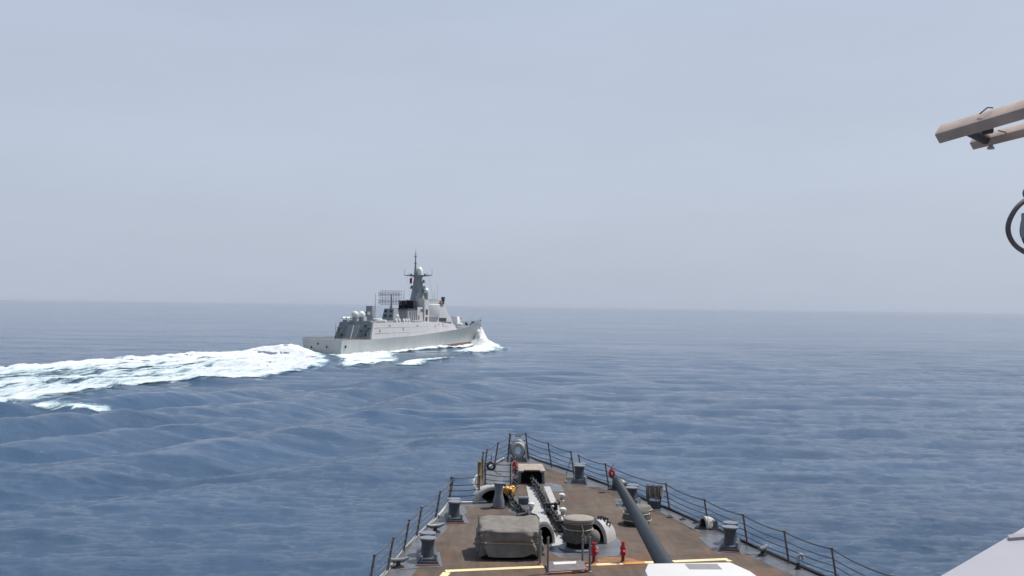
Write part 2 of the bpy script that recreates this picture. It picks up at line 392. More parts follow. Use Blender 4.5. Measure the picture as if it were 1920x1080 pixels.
def side_dens(S, T):
    X = -S; n = fbm(X/9.0, T/3.0, 4, 81)
    c = 0.0*X
    a1 = np.interp(-X, [-30, -10, 5, 22, 35, 45], [11, 12, 14, 24, 42, 52])
    sl_ = 5+(T-10)*1.6; sr_ = -42+(T-10)*1.75
    c = np.maximum(c, 0.52*smooth(-8, 6, sl_-S)*smooth(-8, 10, S-sr_)*smooth(7, 10, T)*(1-smooth(44, 58, T)))
    c = np.maximum(c, 0.62*np.exp(-((T-a1)/8.5)**2)*smooth(-46, -34, X)*(1-smooth(10, 32, X)))
    c = np.maximum(c, 0.74*np.exp(-((T-60-3*np.sin(X/12))/5.0)**2)*smooth(-56, -46, X)*(1-smooth(-16, 4, X)))
    return np.clip(c*(0.7+1.0*n), 0, 1)
foam_patch('wash_foam', np.arange(-44, 84, 0.8), np.arange(6, 74, 0.55), side_dens, lambda S, T, d: 0.12+d*0.3, FOAM_STREAK, 'streaks of thin white foam beside the far warship')

def cap_dens(S, T):
    n = fbm(S/5.0, T/2.0, 4, 91)
    c = 0.60*np.exp(-((T-80.5-(S-212)*-0.35)/1.9)**2)*smooth(203, 207, S)*(1-smooth(217, 222, S))
    c = np.maximum(c, 0.5*np.exp(-((T-86.5-(S-230)*0.15)/1.3)**2)*smooth(225, 227, S)*(1-smooth(233, 238, S)))
    return np.clip(c*(0.5+1.0*n), 0, 1)
foam_patch('whitecap_foam', np.arange(198, 244, 0.3), np.arange(66, 100, 0.3), cap_dens, lambda S, T, d: 0.1+d*0.15, FOAM_STREAK, 'two small broken whitecaps on the swell below the wake')

# ------------------------------------------------------------------ far warship
G_HULL = mat('pale_grey_hull_paint', (0.40, 0.425, 0.425), 0.45, var=0.10, scale=0.25, rust=0.3, rustcol=(0.30, 0.27, 0.235), rscale=0.5, streak=5)
G_SUP = mat('pale_grey_superstructure_paint', (0.50, 0.495, 0.505), 0.5, var=0.07, scale=0.3, rust=0.2, rustcol=(0.36, 0.34, 0.32), rscale=0.6, streak=5)
G_MID = mat('mid_grey_paint', (0.25, 0.28, 0.285), 0.5, var=0.15, scale=0.6)
G_DARK = mat('dark_grey_paint', (0.05, 0.06, 0.07), 0.6, var=0.3, scale=1.0)
BLACK = mat('soot_black_paint', (0.008, 0.013, 0.02), 0.8, var=0.3, scale=1.0)
REDBOOT = mat('red_brown_boot_paint', (0.16, 0.075, 0.06), 0.6, var=0.3, scale=0.5)
WHITE = mat('white_radome_paint', (0.78, 0.78, 0.74), 0.45, var=0.04)
PANEL = mat('cream_panel_paint', (0.80, 0.80, 0.75), 0.5, var=0.03)
REDC = mat('red_cloth', (0.45, 0.02, 0.03), 0.8, var=0.2)
DECKG = mat('deck_grey', (0.16, 0.17, 0.18), 0.7, var=0.2)

dest = empty('warship', (D_O[0], D_O[1], 0.0), -D_TH, 'pale grey warship with dark funnel and tall mast steaming at speed across the open sea', 'warship')
# local frame of this ship: x starboard, y towards the bow, z up.   P(X, Y, Z) -> (Y, X, Z)
class SB(MB):
    def v(s, p): return super().v((p[1], p[0], p[2]))
def deck_z(X): return float(np.interp(X, [0, 22, 60, 107, 130, 157], [5.8, 5.5, 6.3, 8.3, 9.8, 11.6]))
def deck_b(X): return float(np.interp(X, [0, 20, 40, 90, 110, 122, 135, 148, 154, 157.5], [9.0, 9.2, 9.3, 9.2, 8.6, 7.5, 5.3, 2.4, 0.9, 0.06]))
def stem_shift(X, z): return 0.0 if X < 120 else (X-120)/37.5*(-8.0)*(1-min(max(z/11.6, 0), 1.2))*1.0
stations = [0, 4, 10, 20, 30, 40, 50, 60, 70, 80, 90, 100, 107, 114, 120, 126, 132, 138, 143, 148, 152, 155, 157.5]
def hull_pt(X, z, side):
    bw = float(hull_b(X)) if X < 157 else 0.03
    bd = deck_b(X); dz = deck_z(X); f = max(0, min(1, z/dz))
    b = bw + (bd-bw)*(f**1.5)
    if z < 0: b = bw*(1+z*0.06)
    return (X+stem_shift(X, z), side*max(b, 0.03), z)
def boot_z(X): return float(np.interp(X, [0, 35, 60, 120, 157], [-0.3, -0.1, 0.8, 1.5, 1.3]))
for nm, m, za, zb in (('hull', G_HULL, 1, None), ('boot_topping', REDBOOT, 0, 1)):
    h = SB()
    rows = []
    for X in stations:
        dz = deck_z(X)
        if nm == 'hull': zs = list(np.linspace(boot_z(X), dz, 8))
        else: zs = [-3.0, -1.2, boot_z(X)]
        rows.append([hull_pt(X, z, 1) for z in zs[::-1]] + [hull_pt(X, z, -1) for z in zs])
    h.rings(rows, closed=True, cap=True)
    h.build(nm, m, dest, angle=30)
# foredeck and flight deck plating, 8 mm above the hull's own closing faces
d = SB(); d.rings([[(X, deck_b(X)-0.25, deck_z(X)+0.03), (X, -deck_b(X)+0.25, deck_z(X)+0.03)] for X in [0.3]+stations[1:-2]], closed=False)
d.build('weather_deck', DECKG, dest)

def front_x(z): return 95 + (21-z)*1.05
sup = SB()                                           # long flush block between hangar and bridge front
rows = []
for z_f, in ((0,), (1,)):
    ring = []
xs = [25, 32, 45, 60, 75, 90]
def side_y(z): return 9.0 - (z-6)*0.14
lo_r = [(23.2, side_y(6)-0.1, deck_z(23)-0.05)] + [(x, side_y(6), deck_z(x)-0.05) for x in xs[1:]] + [(front_x(8.3), 8.45, 8.2)]
hi_r = [(26.5, side_y(12.2)-0.2, 12.1)] + [(x, side_y(12.2), 12.2) for x in xs[1:]] + [(front_x(12.2), 7.4, 12.2)]
lo_r = lo_r + [(x, -y, z) for x, y, z in lo_r[::-1]]; hi_r = hi_r + [(x, -y, z) for x, y, z in hi_r[::-1]]
sup.rings([lo_r, hi_r])
sup.build('superstructure', G_SUP, dest)
hf = SB()                                            # hangar face, its shade put into the dark colour, proud of the block
hf.hexa([(22.6,-8.3,5.6),(22.6,8.35,5.6),(23.3,8.35,5.6),(23.3,-8.3,5.6),(25.9,-7.6,12.5),(25.9,7.75,12.5),(27.2,7.75,12.5),(27.2,-7.6,12.5)])
for y in (-7.4, -5.8, 4.2, 5.6, 6.9): hf.hexa([(22.45,y-.1,5.7),(22.45,y+.1,5.7),(23,y+.1,5.7),(23,y-.1,5.7),(24.2,y-.1,9.6),(24.2,y+.1,9.6),(24.8,y+.1,9.6),(24.8,y-.1,9.6)])
hf.box(24.0, 25.4, 5.2, 6.6, 9.2, 10.0); hf.box(23.9, 25.4, -7.8, -6.8, 10.0, 10.25); hf.box(23.9, 25.6, 6.0, 7.7, 10.4, 10.6)
hangar = hf.build('hangar', mat('green_grey_in_shade', (0.17, 0.20, 0.205), 0.55, var=0.18, scale=0.7), dest)
dr = SB(); dr.hexa([(22.35,-3.2,5.7),(22.35,2.2,5.7),(22.8,2.2,5.7),(22.8,-3.2,5.7),(24.9,-3.2,11.3),(24.9,2.2,11.3),(25.6,2.2,11.3),(25.6,-3.2,11.3)])
dr.build('hangar_door', G_MID, hangar)
st = SB(); st.hexa([(22.2,-0.55,5.72),(22.2,-0.2,5.72),(22.5,-0.2,5.72),(22.5,-0.55,5.72),(24.75,-0.55,11.2),(24.75,-0.2,11.2),(25.0,-0.2,11.2),(25.0,-0.55,11.2)])
st.build('centre_stripe', WHITE, hangar)
for (y, z, r) in ((5.1, 10.9, 0.55), (6.2, 7.4, 0.5), (-5.0, 7.2, 0.45), (3.6, 8.9, 0.35)):
    q = SB(); xx = 22.6+(z-5.6)*0.48; q.box(xx-0.25, xx+0.3, y-r, y+r, z-r, z+r); q.build('hangar_opening', G_DARK, hangar)
# transom mooring ports, stern and side
for (x, y, z) in ((-0.03, 2.2, 3.0), (-0.03, -4.8, 2.8), (-0.03, -1.8, 4.2)):
    q = SB(); q.lathe([(0.48, -0.1), (0.48, 0.12), (0.30, 0.13)], (x, y, z), 12, axis='y'); q.build('mooring_port', BLACK, dest)
q = SB(); q.box(2.6, 3.4, 8.5, 9.02, 2.7, 3.6); q.build('mooring_port', BLACK, dest)
# hangar roof clutter
for (x, y, l, wd, hgt, m) in ((28, -5.5, 3.5, 2.2, 1.2, G_MID), (27.6, -2.6, 3.0, 1.4, 1.0, G_MID), (29, 4.5, 5, 4.5, 0.9, G_MID), (44, 0, 14, 9, 0.8, G_MID), (30, 0, 6, 8, 0.8, G_MID)):
    q = SB(); q.box(x-l/2, x+l/2, y-wd/2, y+wd/2, 12.2, 12.2+hgt, 0.15, 0.15); q.build('deckhouse', m, dest)
for (x, y) in ((27.3, -6.6), (27.6, -4.9), (28.2, -3.0), (28.8, -1.4)):
    q = SB(); q.xf = Matrix.Translation((y, x, 14.1)) @ Matrix.Rotation(R(-28), 4, 'Y')
    q.box(-1.4, 1.4, -0.45, 0.45, -0.35, 0.35); q.build('launcher_tube', PANEL, dest, bevel=0.08)
for (x, y, r, ph) in ((26.8, -1.0, 1.5, True), (29.9, 0.45, 1.45, False)):
    q = SB(); q.sphere((x, y, 15.6), r, 20, 12); q.build('satellite_dome', WHITE if not ph else mat('grey_white_dome', (0.62, 0.66, 0.64), 0.5, var=0.04), dest)
    q = SB(); q.lathe([(1.1, 12.3), (1.15, 14.9), (0.9, 15.0)], (x, y, 0), 16); q.build('dome_pedestal', G_MID, dest)
cw = SB(); cw.xf = Matrix.Translation((0, 3.4, 0)); cw.box(33.2, 36.2, -1.6, 1.6, 14.6, 19.3, 0.2, 0.15); cw.lathe([(1.5, 12.9), (1.5, 15.3)], (34.7, 0, 0), 16)
cwo = cw.build('close_in_gun', mat('gun_mount_grey', (0.24, 0.26, 0.28), 0.5, var=0.2), dest, bevel=0.12)  # plain mid grey for the gun mount
q = SB(); q.sphere((36.5, 0.1, 16.2), 0.75, 12, 8); q.build('gun_director', PANEL, cwo)
q = SB(); q.tube([(36.9, -1.0, 16.2), (34.4, -1.0, 16.6)], 0.18, 8); q.build('gun_barrel', G_DARK, cwo)
# deck radar house with four dark ports and a wide lattice aerial on top
RHX = 6.6
q = SB(); q.xf = Matrix.Translation((0, RHX, 0)); q.hexa([(46.6,-3.0,12.9),(46.6,3.0,12.9),(53,3.0,12.9),(53,-3.0,12.9),(47.8,-2.2,18.2),(47.8,2.2,18.2),(52,2.2,18.2),(52,-2.2,18.2)])
rh = q.build('radar_house', G_MID, dest)
for y in (-1.35, 1.35):
    for z in (14.9, 16.9):
        q = SB(); q.xf = Matrix.Translation((0, RHX, 0)); xx = 46.6+(z-12.9)*0.226; q.box(xx-0.1, xx+0.2, y-0.62, y+0.62, z-0.68, z+0.68); q.build('dark_port', G_DARK, rh)
q = SB(); q.xf = Matrix.Translation((0, RHX, 0)); q.box(46.4, 47.6, -1.4, 1.4, 12.95, 14.0); q.build('locker', G_MID, rh)
ya = SB(); ya.xf = Matrix.Translation((0, RHX, 0))
ya.tube([(50, 0, 18.1), (50, 0, 19.8), (50, 0, 24.6)], [0.75, 0.38, 0.28], 8)
for y in np.linspace(-5.3, 5.3, 9): ya.tube([(49.4, y, 20.0), (49.4, y, 26.0)], 0.075, 5)
for z in (20.0, 21.4, 22.9, 24.4, 26.0): ya.tube([(49.4, -5.3, z), (49.4, 5.3, z)], 0.09, 5)
for y in np.linspace(-4.8, 4.8, 8):
    for z in (20.8, 21.9, 24.0, 25.0):
        ya.tube([(49.3, y, z), (46.8, y, z)], 0.06, 5)
        for k in range(4): ya.tube([(48.7-k*0.55, y, z-0.5), (48.7-k*0.55, y, z+0.5)], 0.045, 4)
ya.build('lattice_aerial', mat('aerial_grey', (0.20, 0.21, 0.24), 0.5, var=0.2), rh)
q = SB(); q.tube([(48.5, -3.5, 12.8), (48.5, -3.5, 24.8)], [0.14, 0.05], 6); q.build('whip_aerial', G_DARK, dest)
q = SB(); q.tube([(68.5, 0, 17.9), (68.5, 0, 26.5)], [0.14, 0.08], 6); q.build('whip_aerial', G_DARK, dest)
q = SB(); q.tube([(5, 3.0, 5.8), (5, 3.0, 12.6)], [0.09, 0.05], 6); q.build('whip_aerial', G_DARK, dest)
# funnel
q = SB(); q.hexa([(64,-4.4,12.0),(64,4.4,12.0),(80,4.4,12.0),(80,-4.4,12.0),(65,-3.8,18.0),(65,3.8,18.0),(79,3.8,18.0),(79,-3.8,18.0)])
fn = q.build('funnel', G_MID, dest, bevel=0.15)
for y0, y1, x0, x1 in ((-3.5, -0.1, 70, 73.5), (0.4, 4.0, 70.2, 74)):
    q = SB(); q.box(x0, x1, y0, y1, 18.0, 21.9, 0.1, 0.1); q.build('exhaust_stack', BLACK, fn, bevel=0.1)
q = SB(); q.box(64.2, 74, -4.2, 4.2, 17.95, 18.3); q.build('platform', G_DARK, fn)
for x in np.linspace(67, 79, 7):
    q = SB(); q.box(x-0.12, x+0.12, 3.9, 4.6, 12.2, 17.6); q.build('vertical_rib', G_SUP, fn)
q = SB(); q.sphere((52.5, 5.2, 14.9), 0.75, 12, 8); q.lathe([(0.4, 12.2), (0.45, 14.4)], (52.5, 5.2, 0), 10); q.build('satellite_dome', WHITE, dest)
q = SB(); q.lathe([(0.5, -2.2), (0.6, -1.9), (0.6, 1.9), (0.5, 2.2)], (37, 6.0, 12.9), 14, axis='y'); q.build('life_raft_canister', WHITE, dest)
q = SB(); q.lathe([(0.5, -2.0), (0.6, -1.7), (0.6, 1.7), (0.5, 2.0)], (38.5, 3.4, 13.4), 14, axis='y'); q.build('life_raft_canister', WHITE, dest)
q = SB(); q.rings([[(64, 7.9, 12.3), (72, 7.9, 12.3), (72, 6.2, 12.3), (64, 6.2, 12.3)], [(63.4, 8.3, 13.0), (73, 8.3, 13.0), (73, 5.8, 13.0), (63.4, 5.8, 13.0)]]); q.build('boat', WHITE, dest)
for (x, z, w_, h_) in ((31, 8.6, 0.8, 1.9), (52, 9.0, 0.8, 1.9), (84, 9.6, 0.8, 1.8), (40, 10.9, 1.6, 0.8), (66, 10.6, 1.8, 0.7)):
    q = SB(); yy = side_y(z); q.box(x-w_/2, x+w_/2, yy-0.2, yy+0.05, z-h_/2, z+h_/2); q.build('side_door' if h_ > w_ else 'vent_grille', G_MID, dest)
q = SB()
for z in (7.9, 10.2): q.rings([[(x, side_y(z)+d_, z+zz) for d_, zz in ((0.0, 0), (0.07, 0.03), (0.07, 0.13), (0.0, 0.16))] for x in (26.5, 40, 55, 70, 85, 99)])
q.build('rubbing_strip', G_SUP, dest)
q = SB()
for x in np.linspace(29, 62, 16):
    q.tube([(x, 7.9, 12.2), (x, 7.9, 13.2)], 0.05, 4)
for k in (0.5, 1.0): q.tube([(29, 7.9, 12.2+k), (62, 7.9, 12.2+k)], 0.04, 4)
q.build('guard_rail', G_MID, dest)
# intermediate house: canisters, doors, dark openings along the starboard side
for x0, x1, z0, z1, y, m in ((73.5, 80, 12.2, 19.0, 4.6, G_SUP), (79.2, 85.0, 12.2, 22.3, 5.2, G_SUP)):
    q = SB(); q.box(x0, x1, -y, y, z0, z1, 0.2, 0.2); q.build('deckhouse', m, dest)
for (x0, x1, z0, z1, y) in ((74.3, 75.2, 12.8, 15.2, 4.5), (76.4, 78.6, 15.6, 18.0, 4.35), (80.6, 82.6, 15.4, 18.0, 5.1), (80.4, 82.2, 12.5, 14.4, 5.2)):
    q = SB(); q.box(x0, x1, y-0.25, y+0.12, z0, z1); q.build('dark_opening', G_DARK, dest)
for x in (46.5, 49.5, 53.5, 56.0, 58.5):
    q = SB(); q.xf = Matrix.Rotation(R(0), 4, 'Y'); q.hexa([(x,7.3,12.2),(x,8.0,12.2),(x+1.7,8.0,12.2),(x+1.7,7.3,12.2),(x+0.4,6.8,13.6),(x+0.4,7.3,13.9),(x+2.1,7.3,13.9),(x+2.1,6.8,13.6)]); q.build('blast_shield', G_SUP, dest)
# bridge block with chamfered quarters
def ring(z, ins=0.0):
    fx = front_x(z)+1.5; y8 = side_y(z) if z < 12 else 8.13-(z-12.2)*0.10
    half = [(81.5, 2.6), (88.2, y8), (fx-2.2, y8), (fx, 5.5)]
    return [(x, y, z) for x, y in half] + [(x, -y, z) for x, y in half[::-1]]
q = SB(); q.rings([ring(12.15), ring(22.4)]); br = q.build('bridge', G_SUP, dest)
q = SB(); q.rings([[(82.5, 2.3, 22.4), (88.6, 6.6, 22.4), (90.5, 6.8, 22.4), (93.0, 2.5, 22.4), (93.0, -2.5, 22.4), (90.5, -6.8, 22.4), (88.6, -6.6, 22.4), (82.5, -2.3, 22.4)],
                   [(82.5, 2.3, 22.62), (88.6, 6.6, 22.62), (90.5, 6.8, 22.62), (93.0, 2.5, 22.62), (93.0, -2.5, 22.62), (90.5, -6.8, 22.62), (88.6, -6.6, 22.62), (82.5, -2.3, 22.62)]]); q.build('roof', G_MID, br)
for sgn in (1, -1):
    p0 = Vector((84.3, 4.55*sgn, 0)); p1 = Vector((88.6, 8.25*sgn, 0)); nrm = Vector((-(p1-p0).y*sgn, (p1-p0).x*sgn, 0)).normalized()
    if nrm.x > 0: nrm = -nrm
    a, b = p0+nrm*0.05, p1+nrm*0.05
    q = SB(); q.hexa([(a.x+nrm.x*.7, a.y+nrm.y*.7, 14.6), (b.x+nrm.x*.7, b.y+nrm.y*.7, 14.6), (b.x, b.y, 14.4), (a.x, a.y, 14.4), (a.x+nrm.x*.55, a.y+nrm.y*.55, 20.3), (b.x+nrm.x*.55, b.y+nrm.y*.55, 20.3), (b.x-.3*nrm.x, b.y-.3*nrm.y, 20.5), (a.x-.3*nrm.x, a.y-.3*nrm.y, 20.5)])
    q.build('radar_panel', PANEL, br, bevel=0.15)
for i in range(3):
    x = 89.0+i*2.6
    q = SB(); q.box(x, x+2.0, 7.6, side_y(12.2)+0.22, 12.4, 14.0); q.build('side_window', G_DARK, br)
q = SB()
for k in range(8):
    x = 90.2+k*0.55; q.tube([(x, 7.0, 20.9), (x, 7.8, 20.9), (x, 7.8, 22.0)], 0.07, 5)
q.tube([(89.8, 7.8, 22.0), (94.8, 7.8, 22.0)], 0.08, 5); q.box(89.4, 95, 6.6, 8.0, 20.55, 20.8)
q.build('wing_platform', G_DARK, br)
q = SB(); q.torus((89.9, 8.0, 21.6), 0.42, 0.16, 14, 6, axis='y'); q.build('lifebuoy', REDC, br)
q = SB(); q.lathe([(0.5, 20.6), (0.6, 21.4), (0.9, 22.4), (0.8, 23.2), (0.4, 23.6)], (96, 6.5, 0), 10); q.box(95.4, 96.8, 5.8, 7.2, 23.0, 23.9); q.build('gun_director', G_DARK, br)
for (x, y, z1) in ((89, 5.5, 27), (92, 3.0, 25.2), (91, -4, 29), (93.5, 4.6, 30)):
    q = SB(); q.tube([(x, y, 22.5), (x, y, z1)], [0.07, 0.04], 5); q.build('whip_aerial', G_MID, br)
q = SB(); q.sphere((91.5, -0.5, 26.7), 1.5, 16, 10); q.build('fire_control_dome', WHITE, br)
q = SB(); q.lathe([(1.3, 22.5), (1.3, 25.6)], (91.5, -0.5, 0), 14); q.build('dome_pedestal', G_MID, br)
# mast
def oc(x, w, d, z): 
    c = 0.3
    return [(x-d*c, w, z), (x+d*c, w, z), (x+d, w*c, z), (x+d, -w*c, z), (x+d*c, -w, z), (x-d*c, -w, z), (x-d, -w*c, z), (x-d, w*c, z)]
q = SB(); q.rings([oc(82, 4.1, 3.6, 19.5), oc(82, 3.1, 3.0, 23.5), oc(82.3, 2.3, 2.3, 29), oc(82.5, 1.9, 1.9, 32.6)]); ms = q.build('mast', G_MID, dest, angle=25)
q = SB(); q.rings([oc(82.5, 1.9, 1.9, 32.6), oc(82.5, 2.5, 2.3, 33.5), oc(82.5, 2.5, 2.3, 33.9)])
for sg in (1, -1):
    q.hexa([(82, sg*2.0, 33.0), (83, sg*2.0, 33.0), (82.8, sg*7.2, 33.65), (82.2, sg*7.2, 33.65), (82, sg*2.0, 33.8), (83, sg*2.0, 33.8), (82.8, sg*7.2, 33.95), (82.2, sg*7.2, 33.95)])
    q.tube([(82.5, sg*7.1, 33.9), (82.5, sg*7.1, 36.6)], 0.08, 5)
    q.box(82, 83, sg*3.6-0.4, sg*3.6+0.4, 33.8, 34.5); q.tube([(82.5, sg*4.8, 33.9), (82.5, sg*4.8, 35.0)], 0.07, 5)
q.build('yardarm', G_MID, ms)
q = SB(); q.lathe([(1.5, 33.9), (1.55, 35.4), (1.35, 36.6), (0.8, 37.4), (0.05, 37.7)], (83.3, 0.3, 0), 16); q.build('radome', WHITE, ms)
q = SB(); q.tube([(81.6, -1.0, 33.9), (81.6, -1.0, 36.5), (81.6, -1.0, 39.5), (81.6, -1.0, 43.0), (81.6, -1.0, 46.0)], [0.75, 0.55, 0.35, 0.2, 0.04], 8)
q.box(81.1, 82.1, -1.6, -0.4, 39.2, 39.5); q.box(81.1, 82.1, -1.5, -0.5, 42.2, 42.6); q.tube([(81.6, -1.9, 43.4), (81.6, -0.1, 43.4)], 0.06, 5); q.build('topmast', G_MID, ms)
for (y, z, s_) in ((2.6, 30.5, 1), (2.9, 27.8, 1), (-2.9, 27.8, -1), (2.7, 26.0, 1)):
    q = SB(); q.box(81.6, 83.2, y-0.9, y+0.9, z-0.35, z+0.25); q.lathe([(0.5, z+0.25), (0.55, z+0.9), (0.3, z+1.2)], (82.4, y+0.4*s_, 0), 10); q.build('aerial_bracket', G_MID, ms)
for (y0, y1) in ((-6.0, -5.0), (6.0, 5.6), (-3.8, -4.2), (4.6, 7.0)):
    q = SB(); q.tube([(82.5, y0, 33.5), (86, y1, 22.6 if y1 > 0 else 19)], 0.03, 4); q.build('halyard', G_MID, ms)
fl = bpy.data.objects.new('tmp', None); bpy.data.objects.remove(fl)
# foredeck of the far ship
q = SB(); q.hexa([(111.5,-4.2,9.0),(111.5,4.2,9.0),(118,3.8,9.4),(118,-3.8,9.4),(111.9,-3.8,10.4),(111.9,3.8,10.4),(117.6,3.5,10.6),(117.6,-3.5,10.6)]); q.build('launcher_block', G_MID, dest)
q = SB(); q.xf = Matrix.Translation((0, 2.6, 0.3)); q.rings([[(120.2,1.8,10.4),(124.5,1.5,10.5),(126,0.6,10.6),(126,-0.6,10.6),(124.5,-1.5,10.5),(120.2,-1.8,10.4)], [(120.0,1.9,12.0),(124.3,1.6,12.0),(125.6,0.7,12.0),(125.6,-0.7,12.0),(124.3,-1.6,12.0),(120.0,-1.9,12.0)], [(120.6,1.5,14.2),(123.2,1.3,14.2),(123.8,0.5,14.2),(123.8,-0.5,14.2),(123.2,-1.3,14.2),(120.6,-1.5,14.2)]])
q.lathe([(2.0, 9.0), (2.0, 10.5)], (122.6, 0, 0), 18); tu = q.build('gun_turret', WHITE, dest)
q = SB(); q.tube([(125.4, 0, 12.6), (132.2, 0, 13.4)], [0.24, 0.16], 10); q.build('gun_barrel', G_DARK, tu)
q = SB(); q.lathe([(0.5, -1.5), (0.7, -1.2), (0.7, 1.2), (0.5, 1.5)], (118.8, 4.8, 10.6), 12, axis='y'); q.build('life_raft_canister', WHITE, dest)
fr = SB()
for sg in (1, -1):
    pr_ = None
    for X in np.linspace(127, 156.5, 13):
        b = (X, sg*(deck_b(X)-0.1), deck_z(X)); t_ = (X, sg*(deck_b(X)-0.1), deck_z(X)+1.1)
        fr.tube([b, t_], 0.06, 5)
        if pr_:
            for k in (0.5, 1.05): fr.tube([(pr_[0], pr_[1], pr_[2]+k), (b[0], b[1], b[2]+k)], 0.045, 4)
        pr_ = b
fr.build('guard_rail', G_DARK, dest)
fr = SB()
def netrow(pts, m=None):
    p0 = None
    for p in pts:
        fr.tube([p, (p[0], p[1], p[2]+0.95)], 0.05, 4)
        if p0:
            for k in (0.35, 0.65, 0.92): fr.tube([(p0[0], p0[1], p0[2]+k), (p[0], p[1], p[2]+k)], 0.035, 4)
        p0 = p
netrow([(0.15, y, 5.8) for y in np.linspace(-8.8, 8.8, 17)])
for sg in (1, -1): netrow([(x, sg*(deck_b(x)-0.1), deck_z(x)) for x in np.linspace(0.2, 23, 18)])
fr.build('flight_deck_net', mat('brown_net', (0.22, 0.16, 0.15), 0.8), dest)
for (x, y, r, h_) in ((134, 1.8, 0.7, 1.1), (139, -0.8, 0.6, 1.0), (143, 0.9, 0.5, 1.0), (147, 0, 0.45, 0.9), (136, 3.2, 0.4, 0.8), (131, 3.6, 0.5, 0.9)):
    q = SB(); z = deck_z(x); q.lathe([(r, z), (r*.75, z+h_*.3), (r*.75, z+h_*.8), (r, z+h_)], (x, y, 0), 12); q.build('capstan', G_DARK, dest)
q = SB(); q.tube([(156.3, 0, 11.6), (157.0, 0, 14.2)], 0.06, 5); q.build('jackstaff', G_DARK, dest)
for (x, z) in ((92, 10.9), (88, 11.0), (154.5, 9.4)):
    q = SB(); yy = (side_y(z) if x < 120 else hull_pt(x, z, 1)[1]); q.lathe([(0.3, -0.12), (0.3, 0.1), (0.18, 0.11)], (x, yy, z), 10, axis='x'); q.build('porthole', G_DARK, dest)
# red flag on a halyard under the port yard
FM = MB(); gpts = []
nx_, nz_ = 10, 7; wl = D_AX*78 + D_SB*-1.9
for i in range(nx_+1):
    for j in range(nz_+1):
        a = i/nx_; FM.v((-0.2+0.12*math.sin(a*7+j*0.4)*a - 0.3*a, -1.9*a, 2.6*j/nz_ - 0.5*a*a))
FM.bm.verts.ensure_lookup_table()
for i in range(nx_):
    for j in range(nz_):
        k = i*(nz_+1)+j; FM.f([FM.bm.verts[k], FM.bm.verts[k+nz_+1], FM.bm.verts[k+nz_+2], FM.bm.verts[k+1]])
fo = FM.build('flag', REDC); fo.location = (D_O[0]+81.8*D_AX[0]-2.6*D_SB[0], D_O[1]+81.8*D_AX[1]-2.6*D_SB[1], 30.0); fo.rotation_euler = (0, 0, -D_TH)
so = fo.modifiers.new('thickness', 'SOLIDIFY'); so.thickness = 0.02
tag(fo, 'small red flag flying under the yardarm of the far warship', 'flag')

# ------------------------------------------------------------------ own ship
HAZE_GREY = mat('haze_grey_paint', (0.155, 0.168, 0.185), 0.4, var=0.16, scale=1.6, rust=0.25, rscale=1.4)
PATCH_GREY = mat('worn_grey_deck_paint', (0.115, 0.12, 0.13), 0.32, var=0.28, scale=1.5, rust=0.32, rustcol=(0.17, 0.10, 0.06), rscale=1.1)
BITT_GREY = mat('blue_grey_bitt_paint', (0.062, 0.075, 0.095), 0.4, var=0.22, scale=3, rust=0.15, rscale=3)
BITT_TOP = mat('bitt_grey_light', (0.17, 0.185, 0.21), 0.4, var=0.18, scale=4, rust=0.2, rscale=3)
STEEL_DK = mat('weathered_dark_steel', (0.055, 0.05, 0.05), 0.5, 0.3, var=0.3, scale=6, rust=0.5, rustcol=(0.10, 0.05, 0.03), rscale=5)
STAN = mat('stanchion_brown_grey', (0.13, 0.105, 0.10), 0.5, var=0.25, scale=5, rust=0.35, rscale=4)
WIRE = mat('dark_wire_rope', (0.05, 0.05, 0.055), 0.6, var=0.3, scale=8)
CHAINM = mat('black_chain_paint', (0.018, 0.018, 0.019), 0.65, 0.0, var=0.4, scale=5, rust=0.15, rustcol=(0.07, 0.06, 0.055), rscale=6)
WHITEP = mat('weathered_white_as_if_lit', (0.42, 0.415, 0.40), 0.45, var=0.18, scale=4, rust=0.4, rustcol=(0.35, 0.24, 0.15), rscale=2.2)
WHITEC = mat('clean_white_paint', (0.66, 0.65, 0.62), 0.4, var=0.05, scale=3)
RIM = mat('black_edge_paint', (0.02, 0.02, 0.022), 0.4, var=0.3)
CANVAS = mat('taupe_canvas', (0.185, 0.17, 0.152), 0.85, var=0.22, scale=3.5, bump=0.15, bscale=60, spec=0.2)
CANVAS_D = mat('grey_green_canvas', (0.105, 0.10, 0.09), 0.85, var=0.25, scale=5.0, spec=0.2)
ROPE = mat('pale_rope', (0.36, 0.33, 0.29), 0.85, var=0.2, scale=20)
VOID = mat('unlit_black_inside', (0.004, 0.004, 0.004), 0.9, var=0.1)
REDP = mat('red_hydrant_paint', (0.36, 0.012, 0.016), 0.35, var=0.2, scale=8)
GOLD = mat('yellow_paint', (0.55, 0.27, 0.03), 0.4, 0.1, var=0.3, scale=9)
OLIVE = mat('brass_brown_paint', (0.19, 0.12, 0.035), 0.5, 0.1, var=0.25, scale=6)
BARREL = mat('gun_barrel_blue_grey', (0.014, 0.020, 0.026), 0.6, var=0.18, scale=4)
GUNW = mat('gunhouse_white', (0.60, 0.585, 0.565), 0.45, var=0.04, scale=1.2)
GUNR = mat('gunhouse_recess_shade', (0.22, 0.21, 0.21), 0.5, var=0.1)

